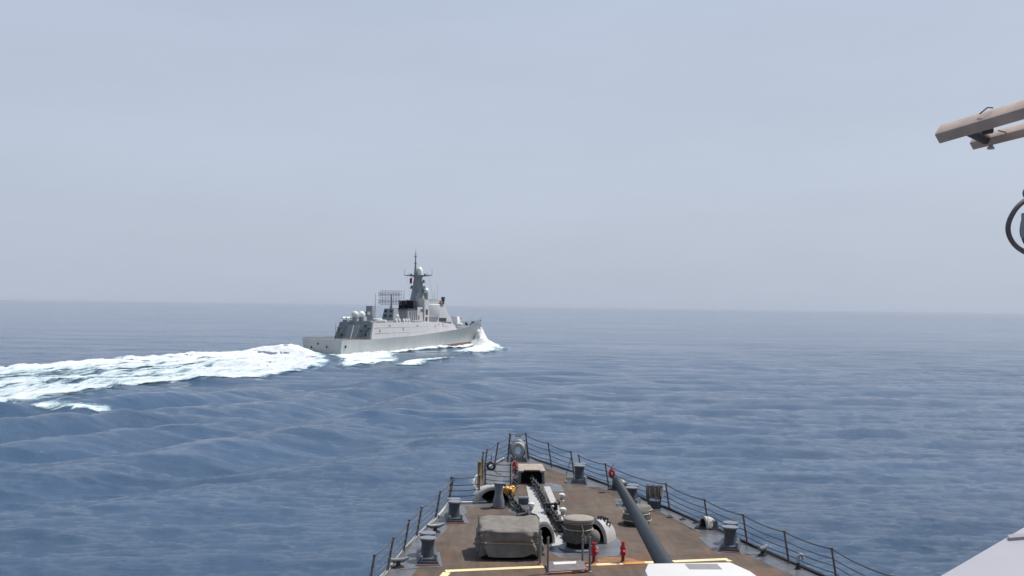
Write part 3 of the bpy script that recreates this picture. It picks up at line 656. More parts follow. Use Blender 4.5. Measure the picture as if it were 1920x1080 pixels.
def deck_material():
    m = bpy.data.materials.new('brown_nonskid'); m.use_nodes = True
    t = m.node_tree; b = t.nodes['Principled BSDF']; b.inputs['Roughness'].default_value = 0.75; b.inputs['Specular IOR Level'].default_value = 0.3
    c = t.nodes.new('ShaderNodeTexCoord')
    def noise(sc, det, rg, mp=None):
        n = t.nodes.new('ShaderNodeTexNoise'); n.inputs['Scale'].default_value = sc; n.inputs['Detail'].default_value = det; n.inputs['Roughness'].default_value = rg
        if mp:
            q = t.nodes.new('ShaderNodeMapping'); q.inputs['Scale'].default_value = mp; t.links.new(c.outputs['Object'], q.inputs[0]); t.links.new(q.outputs[0], n.inputs[0])
        else: t.links.new(c.outputs['Object'], n.inputs[0])
        return n
    def rampn(src, stops):
        r = t.nodes.new('ShaderNodeValToRGB'); e = r.color_ramp.elements
        e[0].position, e[0].color = stops[0][0], (*stops[0][1], 1); e[1].position, e[1].color = stops[-1][0], (*stops[-1][1], 1)
        for p, k in stops[1:-1]: q = e.new(p); q.color = (*k, 1)
        t.links.new(src, r.inputs[0]); return r.outputs[0]
    base = rampn(noise(0.9, 9, 0.68).outputs[0], [(0.28, (0.066, 0.049, 0.037)), (0.5, (0.101, 0.075, 0.056)), (0.72, (0.138, 0.103, 0.078))])
    # rust wash: stronger around the crossing line and hatch (v 34..37.5), patchy elsewhere
    sp = t.nodes.new('ShaderNodeSeparateXYZ'); t.links.new(c.outputs['Object'], sp.inputs[0])
    near = t.nodes.new('ShaderNodeMapRange'); near.inputs[1].default_value = 39.5; near.inputs[2].default_value = 35.5; near.inputs[3].default_value = 0.0; near.inputs[4].default_value = 0.06
    t.links.new(sp.outputs[1], near.inputs[0])
    n2 = noise(0.75, 10, 0.7); ad = t.nodes.new('ShaderNodeMath'); ad.operation = 'ADD'; t.links.new(n2.outputs[0], ad.inputs[0]); t.links.new(near.outputs[0], ad.inputs[1])
    rf = t.nodes.new('ShaderNodeMapRange'); rf.inputs[1].default_value = 0.565; rf.inputs[2].default_value = 0.74; t.links.new(ad.outputs[0], rf.inputs[0])
    mx = t.nodes.new('ShaderNodeMix'); mx.data_type = 'RGBA'; mx.inputs[7].default_value = (0.17, 0.070, 0.026, 1)
    t.links.new(rf.outputs[0], mx.inputs[0]); t.links.new(base, mx.inputs[6])
    n3 = noise(2.6, 8, 0.75); rf3 = t.nodes.new('ShaderNodeMapRange'); rf3.inputs[1].default_value = 0.62; rf3.inputs[2].default_value = 0.72; rf3.inputs[4].default_value = 0.55; t.links.new(n3.outputs[0], rf3.inputs[0])
    mx2 = t.nodes.new('ShaderNodeMix'); mx2.data_type = 'RGBA'; mx2.inputs[7].default_value = (0.055, 0.05, 0.046, 1)
    t.links.new(rf3.outputs[0], mx2.inputs[0]); t.links.new(mx.outputs[2], mx2.inputs[6])
    bk = t.nodes.new('ShaderNodeTexBrick'); bk.inputs['Scale'].default_value = 1.0; bk.inputs['Brick Width'].default_value = 1.9; bk.inputs['Row Height'].default_value = 4.6; bk.inputs['Mortar Size'].default_value = 0.02; bk.inputs['Mortar Smooth'].default_value = 0.6
    bk.inputs['Color1'].default_value = (1, 1, 1, 1); bk.inputs['Color2'].default_value = (0.97, 0.97, 0.98, 1); bk.inputs['Mortar'].default_value = (0.80, 0.78, 0.76, 1)
    t.links.new(c.outputs['Object'], bk.inputs[0])
    # long fore-and-aft scuffs
    n5 = noise(1.0, 8, 0.7, (3.0, 0.35, 1)); rf5 = t.nodes.new('ShaderNodeMapRange'); rf5.inputs[1].default_value = 0.35; rf5.inputs[2].default_value = 0.7; rf5.inputs[3].default_value = 0.82; rf5.inputs[4].default_value = 1.22; t.links.new(n5.outputs[0], rf5.inputs[0])
    mm = t.nodes.new('ShaderNodeMix'); mm.data_type = 'RGBA'; mm.blend_type = 'MULTIPLY'; mm.inputs[0].default_value = 1.0; t.links.new(mx2.outputs[2], mm.inputs[6]); t.links.new(bk.outputs[0], mm.inputs[7])
    vm = t.nodes.new('ShaderNodeVectorMath'); vm.operation = 'SCALE'; t.links.new(mm.outputs[2], vm.inputs[0]); t.links.new(rf5.outputs[0], vm.inputs['Scale'])
    t.links.new(vm.outputs[0], b.inputs['Base Color'])
    n4 = noise(55, 5, 0.7); bp = t.nodes.new('ShaderNodeBump'); bp.inputs['Strength'].default_value = 0.5; bp.inputs['Distance'].default_value = 0.01
    t.links.new(n4.outputs[0], bp.inputs['Height']); t.links.new(bp.outputs[0], b.inputs['Normal'])
    return m
DECK = deck_material()

own = empty('warship', (U0*S_S[0], U0*S_S[1], 0), PSI, 'grey foredeck of a warship with brown nonskid plating, seen from its bridge above', 'warship')
EDGE_R = [(-0.55, 56.75), (-0.28, 56.56), (0.17, 55.3), (0.71, 54.24), (1.68, 52.24), (2.50, 50.12), (3.12, 48.5), (3.99, 46.45), (4.82, 44.05), (5.47, 41.97), (6.06, 40.4), (6.62, 38.42), (7.06, 37.1), (7.38, 36.07), (7.65, 35.34), (7.93, 34.49), (8.7, 31.5), (9.4, 27), (9.9, 20), (10.2, 8), (10.2, -4)]
EDGE_L = [(-1.4, 56.5), (-1.63, 56.02), (-2.24, 54.13), (-2.78, 52.5), (-3.2, 50.58), (-3.30, 49.4), (-3.22, 48.2), (-2.95, 46.9), (-2.85, 45.5), (-3.9, 45.15), (-4.38, 45.0), (-4.62, 43.3), (-4.84, 42.0), (-5.13, 40.88), (-5.45, 39.24), (-5.71, 37.94), (-5.99, 36.18), (-6.2, 34.6), (-6.9, 31.5), (-7.6, 27), (-8.2, 20), (-8.6, 8), (-8.6, -4)]
def ur(v): p = EDGE_R[::-1]; return float(np.interp(v, [q[1] for q in p], [q[0] for q in p]))
def ul(v): p = EDGE_L[::-1]; return float(np.interp(v, [q[1] for q in p], [q[0] for q in p]))
outline = EDGE_R[::-1] + EDGE_L
hl = MB()
def low(u, v, k, z):
    c = 0.3; b = (v-40)/17.0
    return (c+(u-c)*(1-0.62*k*max(0, min(1, (v-15)/40.0)+0.12)), v-(max(0, v-34)*0.22*k), z)
def cap_poly(mb, poly, dz):
    vs = [mb.v((u, v, zd(v)+dz)) for u, v in poly]; mb.f(vs)
hl.rings([[(u, v, zd(v)) for u, v in outline], [low(u, v, 0.35, zd(v)*0.66) for u, v in outline], [low(u, v, 0.75, zd(v)*0.3) for u, v in outline], [low(u, v, 1, -2.0) for u, v in outline]], cap=False)
cap_poly(hl, outline, 0)
hull = hl.build('hull', PATCH_GREY, own, angle=30)
# nonskid sheets 6 mm proud
ns = MB()
right = [(v, ur(v)-(0.95 if v < 41 else 0.62)) for v in (34.4, 36, 38, 40, 42, 44, 46, 48, 50)]
poly = [(9.0-0.0, 20), (8.2, 27), (7.65, 31.5)] + [(u, v) for v, u in right] + [(1.3, 51.3), (0.0, 54.4), (-0.75, 55.0), (-1.15, 53.2), (-1.45, 50.0), (-1.6, 47.2), (-1.5, 45.6), (-2.1, 44.3), (-3.7, 44.55), (-3.55, 43.4), (-4.05, 42.2), (-4.35, 40.5), (-4.75, 38.6), (-5.0, 36.5), (-5.3, 34.6), (-6.1, 31), (-6.9, 26), (-7.3, 20)]
cap_poly(ns, poly, 0.006); ns.build('nonskid_deck', DECK, own)
# bare grey plates round the deck gear, another 5 mm up
def sheet(name, poly, m, dz, parent=own):
    q = MB(); cap_poly(q, poly, dz); return q.build(name, m, parent)
for poly in ([(-5.75, 35.0), (-4.4, 35.35), (-4.55, 37.2), (-5.6, 37.6)], [(-4.6, 41.2), (-3.5, 41.55), (-3.72, 43.15), (-4.5, 43.0)],
             [(5.2, 37.0), (6.6, 37.0), (6.3, 39.6), (5.0, 39.5), (5.05, 38.2)], [(2.75, 44.0), (3.5, 44.0), (4.0, 46.0), (2.75, 46.2)], [(1.15, 48.7), (2.4, 48.7), (2.1, 50.6), (1.0, 50.4)],
             [(-0.75, 38.9), (-0.75, 37.4), (-0.45, 36.55), (-0.2, 36.35), (1.55, 36.75), (1.8, 37.0), (2.1, 37.9), (1.75, 41.2), (1.2, 41.3)],
             [(-0.15, 47.6), (0.75, 47.6), (0.75, 49.0), (0.3, 49.6), (-0.1, 49.4)], [(-1.95, 43.4), (-0.9, 42.6), (-0.85, 46.0), (-1.5, 46.5)]):
    sheet('deck_plate', poly, PATCH_GREY, 0.011)
for poly in ([(-0.88, 48.7), (-0.45, 48.7), (-0.42, 44.4), (-0.30, 39.2), (-0.62, 39.2), (-0.98, 42.0)], [(-0.08, 48.7), (0.2, 48.7), (0.24, 43.5), (0.2, 40.6), (0.0, 40.6)],
             [(-0.60, 39.18), (-0.32, 39.18), (0.02, 40.58), (0.22, 40.58), (0.05, 38.2), (-0.55, 37.9)]):
    sheet('chain_track', poly, WHITEP, 0.016)
YEL = mat('cream_yellow_line_paint', (0.74, 0.60, 0.33), 0.6, var=0.16, scale=1.2, rust=0.45, rustcol=(0.42, 0.18, 0.03), rscale=0.5)
def strip(p, q, wd):
    d = (Vector(q)-Vector(p)).normalized(); n = Vector((-d.y, d.x))*wd/2
    return [(p[0]-n.x, p[1]-n.y), (q[0]-n.x, q[1]-n.y), (q[0]+n.x, q[1]+n.y), (p[0]+n.x, p[1]+n.y)]
yl = MB()
for p, q, wd in (((-4.3, 34.82), (-1.06, 35.36), 0.26), ((0.36, 35.58), (5.35, 36.38), 0.26), ((-4.25, 34.67), (-4.9, 31.5), 0.26), ((5.3, 36.25), (5.36, 36.1), 0.2)): cap_poly(yl, strip(p, q, wd), 0.016)
yl.build('yellow_line', YEL, own)
ORA = mat('rusted_orange_line', (0.50, 0.22, 0.045), 0.7, var=0.3, scale=2.5, rust=0.3, rustcol=(0.25, 0.10, 0.03), rscale=3)
for p, q in (((0.36, 35.58), (0.72, 35.638)), ((1.62, 35.782), (2.4, 35.907))): sheet('rusted_line', strip(p, q, 0.262), ORA, 0.0205)
sheet('rust_stain', [(0.9, 36.7), (2.0, 36.5), (2.3, 36.05), (0.8, 35.85)], mat('rust_orange', (0.22, 0.11, 0.045), 0.8, var=0.4, scale=3), 0.0085)
# hatch in the deck: coaming ring, white plate and red edge
hh = MB(); hp = [(-0.98, 34.5), (0.2, 34.75), (0.32, 34.95), (0.3, 35.8), (0.15, 35.92), (-0.85, 35.72), (-1.0, 35.5)]
hh.rings([[(u, v, zd(v)+0.0) for u, v in hp], [(u, v, zd(v)+0.10) for u, v in hp]]); ho = hh.build('deck_hatch', mat('hatch_grey', (0.15, 0.14, 0.14), 0.5, var=0.25, scale=4, rust=0.5, rscale=3), own, bevel=0.02)
sheet('white_plate', [(-0.72, 35.28), (0.02, 35.42), (0.06, 35.74), (-0.74, 35.58)], WHITEC, 0.106, ho)
q = MB(); q.tube([(-0.98, 34.44, zd(34.4)+0.06), (0.2, 34.69, zd(34.7)+0.06), (0.36, 34.95, zd(34.9)+0.06)], 0.03, 6); q.build('red_rim', mat('faded_red', (0.30, 0.10, 0.08), 0.6, var=0.3), ho)
# edge bars, black to starboard; port ones painted white as if lit
for pts in (EDGE_R[1:], EDGE_L[1:10], EDGE_L[10:]):
    q = MB(); q.tube([(u, v, zd(v)+0.035) for u, v in pts], 0.055, 8); q.build('edge_bar', RIM if pts[0][0] > -0.5 else WHITEP, own)
q = MB(); q.tube([(-4.3, 44.92, zd(45)+0.06), (-2.75, 45.22, zd(45)+0.06)], 0.04, 6); q.build('white_lip', WHITEC, own)

def on_deck(name, label, cat, u, v, rz=0.0, group=None, dz=0.0):
    return empty(name, W(u, v, dz), PSI+rz, label, cat, group)

# ---- guard rails
def rail(label, posts, heights, lean, levels=(0.98, 0.70, 0.50, 0.30, 0.13), braces=()):
    root = empty('guard_rail', own.location, PSI, label, 'guard rail', 'guard rails round the foredeck')
    tops = []
    for (u, v), h, ln in zip(posts, heights, lean):
        z = zd(v); top = Vector((u+ln*h, v, z+h)); b = Vector((u, v, z-0.05)); d = top-b
        q = MB(); q.tube([b, b+d*0.06, b+d*0.061, top], [0.06, 0.06, 0.04, 0.034], 8)
        q.tube([top-Vector((0, 0, .02)), top+d*0.03], 0.052, 8)
        for k in levels: q.tube([b+d*k-Vector((0.05, 0.0, 0)), b+d*k+Vector((0.05, 0, 0))], 0.018, 6)
        q.build('stanchion', STAN, root); tops.append((b, d))
    for k in levels:
        q = MB(); pts = []
        for (b0, d0), (b1, d1) in zip(tops[:-1], tops[1:]):
            a = b0+d0*k; c = b1+d1*k; n = 8; sag = 0.022*(c-a).length*(1.2 if k > 0.9 else 0.8)
            for i in range(n+(1 if (b1 is tops[-1][0]) else 0)):
                f = i/n; p = a.lerp(c, f); p.z -= sag*4*f*(1-f); pts.append(p)
        q.tube(pts, 0.021 if k > 0.9 else 0.017, 6); q.build('lifeline', WIRE, root)
    for i in braces:
        b, d = tops[i]; q = MB(); s = -1 if posts[i][0] > 0 else 1
        q.tube([b+d*0.8, b+Vector((0.42*s, -0.25, 0.06))], 0.018, 6); q.build('brace', STAN, root)
    return root
L_ = -0.17
rail('long guard rail along the starboard deck edge, right of the gun barrel', [(1.92, 50.9), (2.9, 48.6), (4.82, 44.05), (5.75, 41.0), (6.58, 38.42), (7.34, 35.93), (8.2, 33.7), (8.9, 30.6)], [1.08]*8, [L_]*8)
rail('guard rail on the starboard bow, between the white bow chock and the single grey bitt', [(-0.33, 55.9), (0.70, 53.79), (1.63, 51.75)], [1.28, 1.18, 1.10], [-0.14, L_, L_], braces=(2,))
rail('short guard rail on the port bow, left of the white bow chock', [(-1.45, 55.75), (-2.19, 54.0), (-2.75, 52.2), (-2.95, 51.3)], [1.25, 1.15, 1.1, 1.1], [0.1, 0.15, 0.13, 0.13])
rail('guard rail along the port deck edge, left of the tarpaulin', [(-4.36, 44.9), (-4.84, 42.1), (-5.45, 39.24), (-5.8, 37.2), (-6.18, 34.7), (-6.6, 32.6)], [1.1]*6, [0.17]*6)
rail('rail across the gap ahead of the port deck edge, open to the water', [(-4.36, 45.05), (-3.1, 45.4)], [1.1, 1.1], [0.10, 0.04])
rail('inner guard rail fencing the anchor pocket on the port bow', [(-2.85, 50.4), (-2.75, 48.9), (-1.62, 48.4), (-1.22, 51.2)], [1.05]*4, [0.0]*4)
rail('rail across the very tip of the bow behind the white chock', [(-1.42, 56.15), (-0.36, 56.3)], [1.28, 1.30], [0.06, -0.1], levels=(0.98, 0.72, 0.5))

# ---- bow chock (bullnose)
t = on_deck('bow_chock', 'white oval ring chock standing at the tip of the bow', 'chock', -0.94, 55.5)
q = MB(); q.torus((0, 0, 0.60), 0.28, 0.105, 28, 12, axis='y', sz=1.5); q.torus((0, -0.07, 0.54), 0.27, 0.12, 28, 12, axis='y', sz=1.25); q.build('ring', WHITEP, t)
q = MB(); q.box(-0.42, 0.42, -0.28, 0.28, -0.02, 0.20, 0.08, 0.06); q.build('base', HAZE_GREY, t, bevel=0.03)
for s in (-1, 1):
    q = MB(); q.hexa([(s*0.40,-0.5,0),(s*0.50,-0.5,0),(s*0.50,0.3,0),(s*0.40,0.3,0),(s*0.34,0.0,0.85),(s*0.40,0.0,0.85),(s*0.40,0.25,0.85),(s*0.34,0.25,0.85)]); q.build('side_bracket', HAZE_GREY, t)
q = MB()
for k in range(5): q.sphere((-0.12+0.07*k, 0.02, 1.27), 0.045, 8, 6)
q.build('lamp_cluster', OLIVE, t)

# ---- bitts
def bitt(u, v, rz, label, sc=1.0, gap=0.78):
    t = on_deck('mooring_bitt', label, 'bitt', u, v, rz, 'mooring bitts on the foredeck')
    q = MB(); q.box(-0.36, 0.36, -0.52, gap+0.5, 0, 0.10, 0.02, 0.02); q.box(-0.30, 0.30, -0.45, gap+0.42, 0.10, 0.16); q.build('base_plate', BITT_GREY, t, bevel=0.015)
    for y in (0, gap):
        q = MB(); q.lathe([(0.24, 0.15), (0.225, 0.22), (0.205, 0.34), (0.20, 0.48), (0.215, 0.62), (0.25, 0.70), (0.255, 0.74)], (0, y, 0), 24)
        bo = q.build('post', BITT_GREY, t)
        q = MB(); q.lathe([(0.285, 0.735), (0.295, 0.755), (0.285, 0.785), (0.12, 0.80)], (0, y, 0), 24); q.build('cap', BITT_TOP, bo)  # cap in lighter grey, the light on its top put into the colour
    q = MB(); q.lathe([(0.05, 0.0), (0.05, 0.2), (0.02, 0.22)], (0.26, -0.36, 0.1), 8); q.lathe([(0.05, 0.0), (0.05, 0.15), (0.02, 0.17)], (-0.22, -0.42, 0.1), 8); q.build('cleat_pin', HAZE_GREY, t)
    q = MB(); cap = [(-0.42, -0.62), (0.42, -0.62), (0.38, -0.5), (-0.38, -0.5)]; q.prism(cap, 0.0, 0.012); q.build('rust_line', mat('rust_red', (0.18, 0.06, 0.03), 0.8, var=0.4, scale=6), t)
    for o in (t,): o.scale = (sc, sc, sc)
    return t
bitt(-4.92, 36.1, 0.05, 'twin grey bitt nearest the camera on the port edge')
bitt(-4.08, 42.0, 0.08, 'twin grey bitt on the port edge just aft of the rail gap', 0.95, 0.6)
bitt(1.66, 49.85, -0.15, 'grey bitt far forward by the starboard bow rail', 1.0, 0.6)
bitt(5.78, 37.85, -0.28, 'twin grey bitt on a rusty plate at the starboard edge')
bitt(3.35, 45.0, -0.25, 'grey bitt half hidden behind the gun barrel', 0.95, 0.7)

# ---- hoods with a dark mouth
def hood(parent, r, depth, h, mouth_dir=0.0, m=WHITEP, lip=0.055, mm=None):
    def shell(rr, dd, hh, y0):
        rs = []
        for j in range(9):
            f = j/8.0*math.pi/2; ring = []
            for i in range(17):
                a = math.pi*i/16
                ring.append((rr*math.cos(f)**0.6*math.cos(a), y0+dd*math.sin(f), hh*math.sin(a)*math.cos(f)**0.6 if j < 8 else 0.001))
            rs.append(ring)
        return rs
    X = Matrix.Rotation(mouth_dir, 4, 'Z')
    q = MB(); q.xf = X; rs = shell(r, depth, h, 0.0); inner = shell(r*0.86, depth*0.86, h*0.86, 0.0)
    q.rings([inner[0], rs[0]], closed=False); q.rings(rs, closed=False)
    q.rings([[(p[0], p[1]-0.0, p[2]) for p in rs[0]], [(p[0]*1.06, p[1]-0.06, p[2]*1.06) for p in rs[0]], [(p[0]*0.97, p[1]-0.08, p[2]*0.97) for p in inner[0]], inner[0]], closed=False)
    so_ = q.build('hood', m, parent)
    q = MB(); q.xf = X; q.tube([(p[0]*0.96, p[1]-0.02, max(p[2]*0.96, 0.0)) for p in rs[0]], lip, 10); q.build('lip', m, so_)
    q = MB(); q.xf = X; q.rings(inner, closed=False); q.build('dark_mouth', mm or VOID, parent)
    return so_
t = on_deck('chain_pipe', 'white domed chain pipe hood with black mouth, right of the covered capstan', 'chain pipe', 1.05, 38.75)
ho = hood(t, 0.52, 1.1, 0.78, R(-38))
q = MB()
for k in range(5):
    a = 0.9+k*0.32; p = Matrix.Rotation(R(-38), 4, 'Z') @ Vector((0.46*math.cos(a), 0.34+0.06*(k % 2), 0.70*math.sin(a))); q.tube([p, p+Vector((0.02, 0, 0.16)), p+Vector((0.13, 0.04, 0.16)), p+Vector((0.13, 0.04, -0.02))], 0.03, 6); q.sphere(p+Vector((0.06, 0, 0.15)), 0.05, 8, 6)
q.build('lashing_bracket', STEEL_DK, t)
t = on_deck('chain_pipe', 'white domed chain pipe hood beside the tarpaulin, mostly hidden by it', 'chain pipe', -0.86, 38.35)
hood(t, 0.42, 0.85, 0.78, R(18))
t = on_deck('anchor_bolster', 'white rounded fairing over the port anchor hawse behind the grey post', 'anchor fairing', -2.45, 45.35)
ho = hood(t, 0.80, 1.6, 0.66, R(14), lip=0.12)
pass

# ---- hawse box
t = on_deck('hawse_box', 'grey box hawse with tan top and black mouth where the chain goes down', 'hawse box', -0.6, 49.35)
q = MB()
q.hexa([(-0.62,0,0),(-0.50,0,0),(-0.50,1.3,0),(-0.62,1.3,0),(-0.58,0.05,0.60),(-0.46,0.05,0.60),(-0.46,1.2,0.665),(-0.58,1.2,0.665)])
q.build('side_plate', HAZE_GREY, t, bevel=0.015); q = MB(); q.hexa([(0.50,0,0),(0.62,0,0),(0.62,1.3,0),(0.50,1.3,0),(0.46,0.05,0.60),(0.58,0.05,0.60),(0.58,1.2,0.665),(0.46,1.2,0.665)])
q.build('side_plate', HAZE_GREY, t, bevel=0.015)
q = MB(); q.hexa([(-0.64,-0.06,0.60),(0.64,-0.06,0.60),(0.6,1.3,0.68),(-0.6,1.3,0.68),(-0.62,-0.06,0.66),(0.62,-0.06,0.66),(0.58,1.3,0.74),(-0.58,1.3,0.74)]); q.build('lid', mat('tan_worn_paint', (0.33, 0.28, 0.22), 0.6, var=0.2, rust=0.4), t, bevel=0.015)
q = MB(); q.box(-0.49, 0.49, 0.25, 0.32, 0.0, 0.6); q.build('dark_mouth', VOID, t)
for x in (-0.5, 0.5):
    q = MB(); q.lathe([(0.05, -0.12), (0.07, 0), (0.05, 0.12)], (x, -0.1, 0.60), 10, axis='x'); q.build('roller', WHITEP, t)

# ---- chains
def chain(name, label, pts, size, m, lift=0.06):
    root = on_deck(name, label, 'chain', pts[0][0], pts[0][1])
    q = MB(); P = [Vector((u-pts[0][0], v-pts[0][1], zd(v)-zd(pts[0][1])+h)) for u, v, h in pts]
    seg = [(b-a).length for a, b in zip(P[:-1], P[1:])]; tot = sum(seg); n = int(tot/(size*0.66)); s = 0
    for i in range(n):
        d = (i+0.5)*tot/n; acc = 0
        for k, l in enumerate(seg):
            if acc+l >= d: break
            acc += l
        f = (d-acc)/seg[k]; c = P[k].lerp(P[k+1], f); tdir = (P[k+1]-P[k]).normalized()
        side = tdir.cross(Vector((0, 0, 1))).normalized(); upv = side.cross(tdir)
        jit = rng.normal(0, 0.03)
        b = (side if i % 2 == 0 else upv)*1.0 + (upv if i % 2 == 0 else side)*0.25; b.normalize()
        loop = []
        for j in range(12):
            a = 2*math.pi*j/12; loop.append(c + side*jit + tdir*(math.cos(a)*size*0.5) + b*(math.sin(a)*size*0.31) + Vector((0, 0, 0.03)))
        q.tube(loop, size*0.135, 6, closed=True)
        q.tube([c-b*size*0.28+Vector((0,0,.03)), c+b*size*0.28+Vector((0,0,.03))], size*0.07, 5)
    q.build('links', m, root); return root
ch = chain('anchor_chain', 'heavy black anchor chain lying along the white track down the middle of the deck', [(-0.6, 49.9, 0.3), (-0.5, 48.9, 0.16), (-0.36, 47.0, 0.12), (-0.2, 43.5, 0.12), (-0.02, 41.0, 0.14), (0.18, 39.0, 0.22), (0.22, 38.3, 0.32)], 0.42, CHAINM)
ch2 = chain('anchor_chain', 'short black anchor chain leading from the port hawse, with yellow links', [(-2.1, 46.2, 0.55), (-1.75, 45.4, 0.4), (-1.6, 44.2, 0.15), (-1.3, 43.0, 0.12), (-0.95, 41.0, 0.14), (-0.88, 39.4, 0.3)], 0.36, CHAINM)
q = MB(); 
for k in range(7):
    a = k*0.9; q.torus((0.32+0.16*math.cos(a), -0.8-0.12*k*0.4+0.1*math.sin(a), 0.42+0.09*(k % 3)), 0.12, 0.045, 12, 6, axis='xyz'[k % 3])
q.build('yellow_links', GOLD, ch2)
def stopper(u, v, rz, label):
    t = on_deck('chain_stopper', label, 'chain stopper', u, v, rz, 'chain stoppers on the anchor chains')
    q = MB(); q.box(-0.24, 0.24, -0.35, 0.35, 0, 0.12, 0.03, 0.03); q.box(-0.24, -0.12, -0.22, 0.22, 0.12, 0.42, 0.02, 0.04); q.box(0.12, 0.24, -0.22, 0.22, 0.12, 0.42, 0.02, 0.04); q.build('frame', CHAINM, t, bevel=0.015)
    q = MB(); q.tube([(-0.34, 0, 0.36), (0.34, 0, 0.36)], 0.05, 8); q.tube([(0.3, 0, 0.36), (0.34, -0.1, 0.5)], 0.03, 6); q.build('screw_bar', STEEL_DK, t)
    q = MB(); q.tube([(0.02, -0.4, 0.1), (0.05, -0.55, 0.1)], [0.05, 0.04], 8); q.sphere((0.16, -0.42, 0.12), 0.06, 8, 6); q.build('turnbuckle', ROPE, t)
stopper(-0.16, 43.4, 0.05, 'black claw stopper halfway along the centre chain')
stopper(0.08, 40.3, -0.1, 'black claw stopper on the centre chain close to the capstan')
t = on_deck('chain_coil', 'low black ring of chain on the deck ahead of the tarpaulin', 'chain coil', -1.25, 41.9)
q = MB(); q.torus((0, 0, 0.10), 0.42, 0.09, 24, 8); q.torus((0, 0, 0.2), 0.36, 0.07, 24, 8); q.build('ring', CHAINM, t)

# ---- covered capstan
t = on_deck('capstan', 'round capstan under a grey canvas cover with tan lid', 'capstan', 0.36, 37.85)
q = MB(); q.lathe([(0.72, 0.0), (0.72, 0.04), (0.66, 0.06)], (0, 0, 0), 32); q.build('bed_plate', HAZE_GREY, t)
q = MB(); q.lathe([(0.44, 0.05), (0.44, 0.34)], (0, 0, 0), 28); q.build('drum', VOID, t)  # black drum, the shade under the cover put into its colour
q = MB(); rs = []
for z, r0, fold in ((0.26, 0.55, 0.05), (0.34, 0.56, 0.045), (0.5, 0.53, 0.03), (0.66, 0.475, 0.015), (0.74, 0.485, 0.01), (0.9, 0.50, 0.0), (1.0, 0.51, 0)):
    rs.append([((r0+fold*math.sin(k*2*math.pi/48*13+0.7*math.sin(k*0.5)))*math.cos(2*math.pi*k/48), (r0+fold*math.sin(k*2*math.pi/48*13))*math.sin(2*math.pi*k/48), z+0.02*math.sin(k*0.9)*(z < 0.3)) for k in range(48)])
q.rings(rs); co = q.build('cover', CANVAS_D, t, angle=60)
q = MB(); q.lathe([(0.53, 0.96), (0.545, 1.0), (0.54, 1.06), (0.50, 1.09), (0.2, 1.10)], (0, 0, 0), 36); q.build('lid', mat('tan_lid_canvas', (0.27, 0.24, 0.205), 0.85, var=0.12, scale=4), t)
q = MB(); q.torus((0, 0, 0.70), 0.50, 0.022, 36, 6); q.torus((0, 0, 0.92), 0.515, 0.014, 36, 6); q.tube([(0.05, -0.51, 0.93), (0.1, -0.55, 0.72), (0.06, -0.56, 0.5)], 0.02, 6); q.build('rope', ROPE, t)
q = MB(); q.sphere((0.5, -0.22, 0.42), 0.24, 14, 10, sz=1.2); q.build('canvas_bulge', CANVAS, t)

# ---- machine under tarpaulin
t = on_deck('covered_machine', 'boxy machine wrapped in a taupe tarpaulin tied with rope', 'tarpaulin', -2.15, 37.05)
q = MB(); nu = 120; rs = []
def tarp_drop(y): return 0.20*min(max((0.55-y)/1.4, 0.0), 1.0)
def tarp_pt(a, f):
    # superellipse footprint, f 0 bottom .. 1 top; the front edge hangs lower than the back
    cx, sx = math.cos(a), math.sin(a); n = 0.30
    x = 1.10*math.copysign(abs(cx)**n, cx); y = 0.92*math.copysign(abs(sx)**n, sx)
    z = 0.14 + f*(1.0-tarp_drop(y))
    taper = 1.0-0.06*f+0.04*(1-f)
    tri = 1-2*abs(math.sin(a*7.5+1.3*math.sin(a*2)+f*1.9))
    fold = (0.05*(1-f)**0.7+0.028)*tri + 0.035*math.sin(a*7+f*7) + 0.02*(1-2*abs(math.sin(a*14+f*6)))*(1-f)
    sw = 0.5+0.5*math.sin(a*4+0.8)
    k = taper*(1+fold*(1-0.35*f)) - 0.035*math.exp(-((f-0.47)/0.06)**2) + 0.06*sw*math.exp(-((f-0.70-0.18*math.sin(a*4))/0.10)**2) - 0.03*math.exp(-((f-0.80-0.14*math.cos(a*3))/0.07)**2)
    return (x*k, y*k, z + 0.05*math.sin(a*9)*(1-f)**3)
F_ = [0, .06, .12, .18, .25, .32, .38, .43, .47, .51, .56, .62, .68, .74, .80, .86, .91, .95, .98]
for f in F_: rs.append([tarp_pt(2*math.pi*i/nu, f) for i in range(nu)])
for kk, zz in ((0.95, 1.15), (0.85, 1.175), (0.65, 1.165), (0.4, 1.14), (0.15, 1.13), (0.01, 1.13)):
    ring = []
    for i in range(nu):
        p = tarp_pt(2*math.pi*i/nu, 0.98); x, y = p[0]*kk, p[1]*kk
        ring.append((x, y, zz - tarp_drop(y) + 0.03*(1-2*abs(math.sin(x*2.6+y*1.5)))*kk + 0.025*math.sin((x-y)*7.0)*kk - 0.05*math.exp(-((y+0.3)/0.25)**2)*(1-abs(x))))
    rs.append(ring)
q.rings(rs); q.build('tarpaulin', CANVAS, t, angle=75)
q = MB(); q.box(-0.95, 0.95, -0.75, 0.75, 0.0, 0.2); q.build('under_tarp_shade', VOID, t)  # black box added as the shade under the tarpaulin
q = MB(); q.tube([Vector(tarp_pt(2*math.pi*i/72, 0.5+0.03*math.sin(i*0.3)))*1.004+Vector((0, 0, 0)) for i in range(72)], 0.02, 6, closed=True); q.build('rope', ROPE, t)

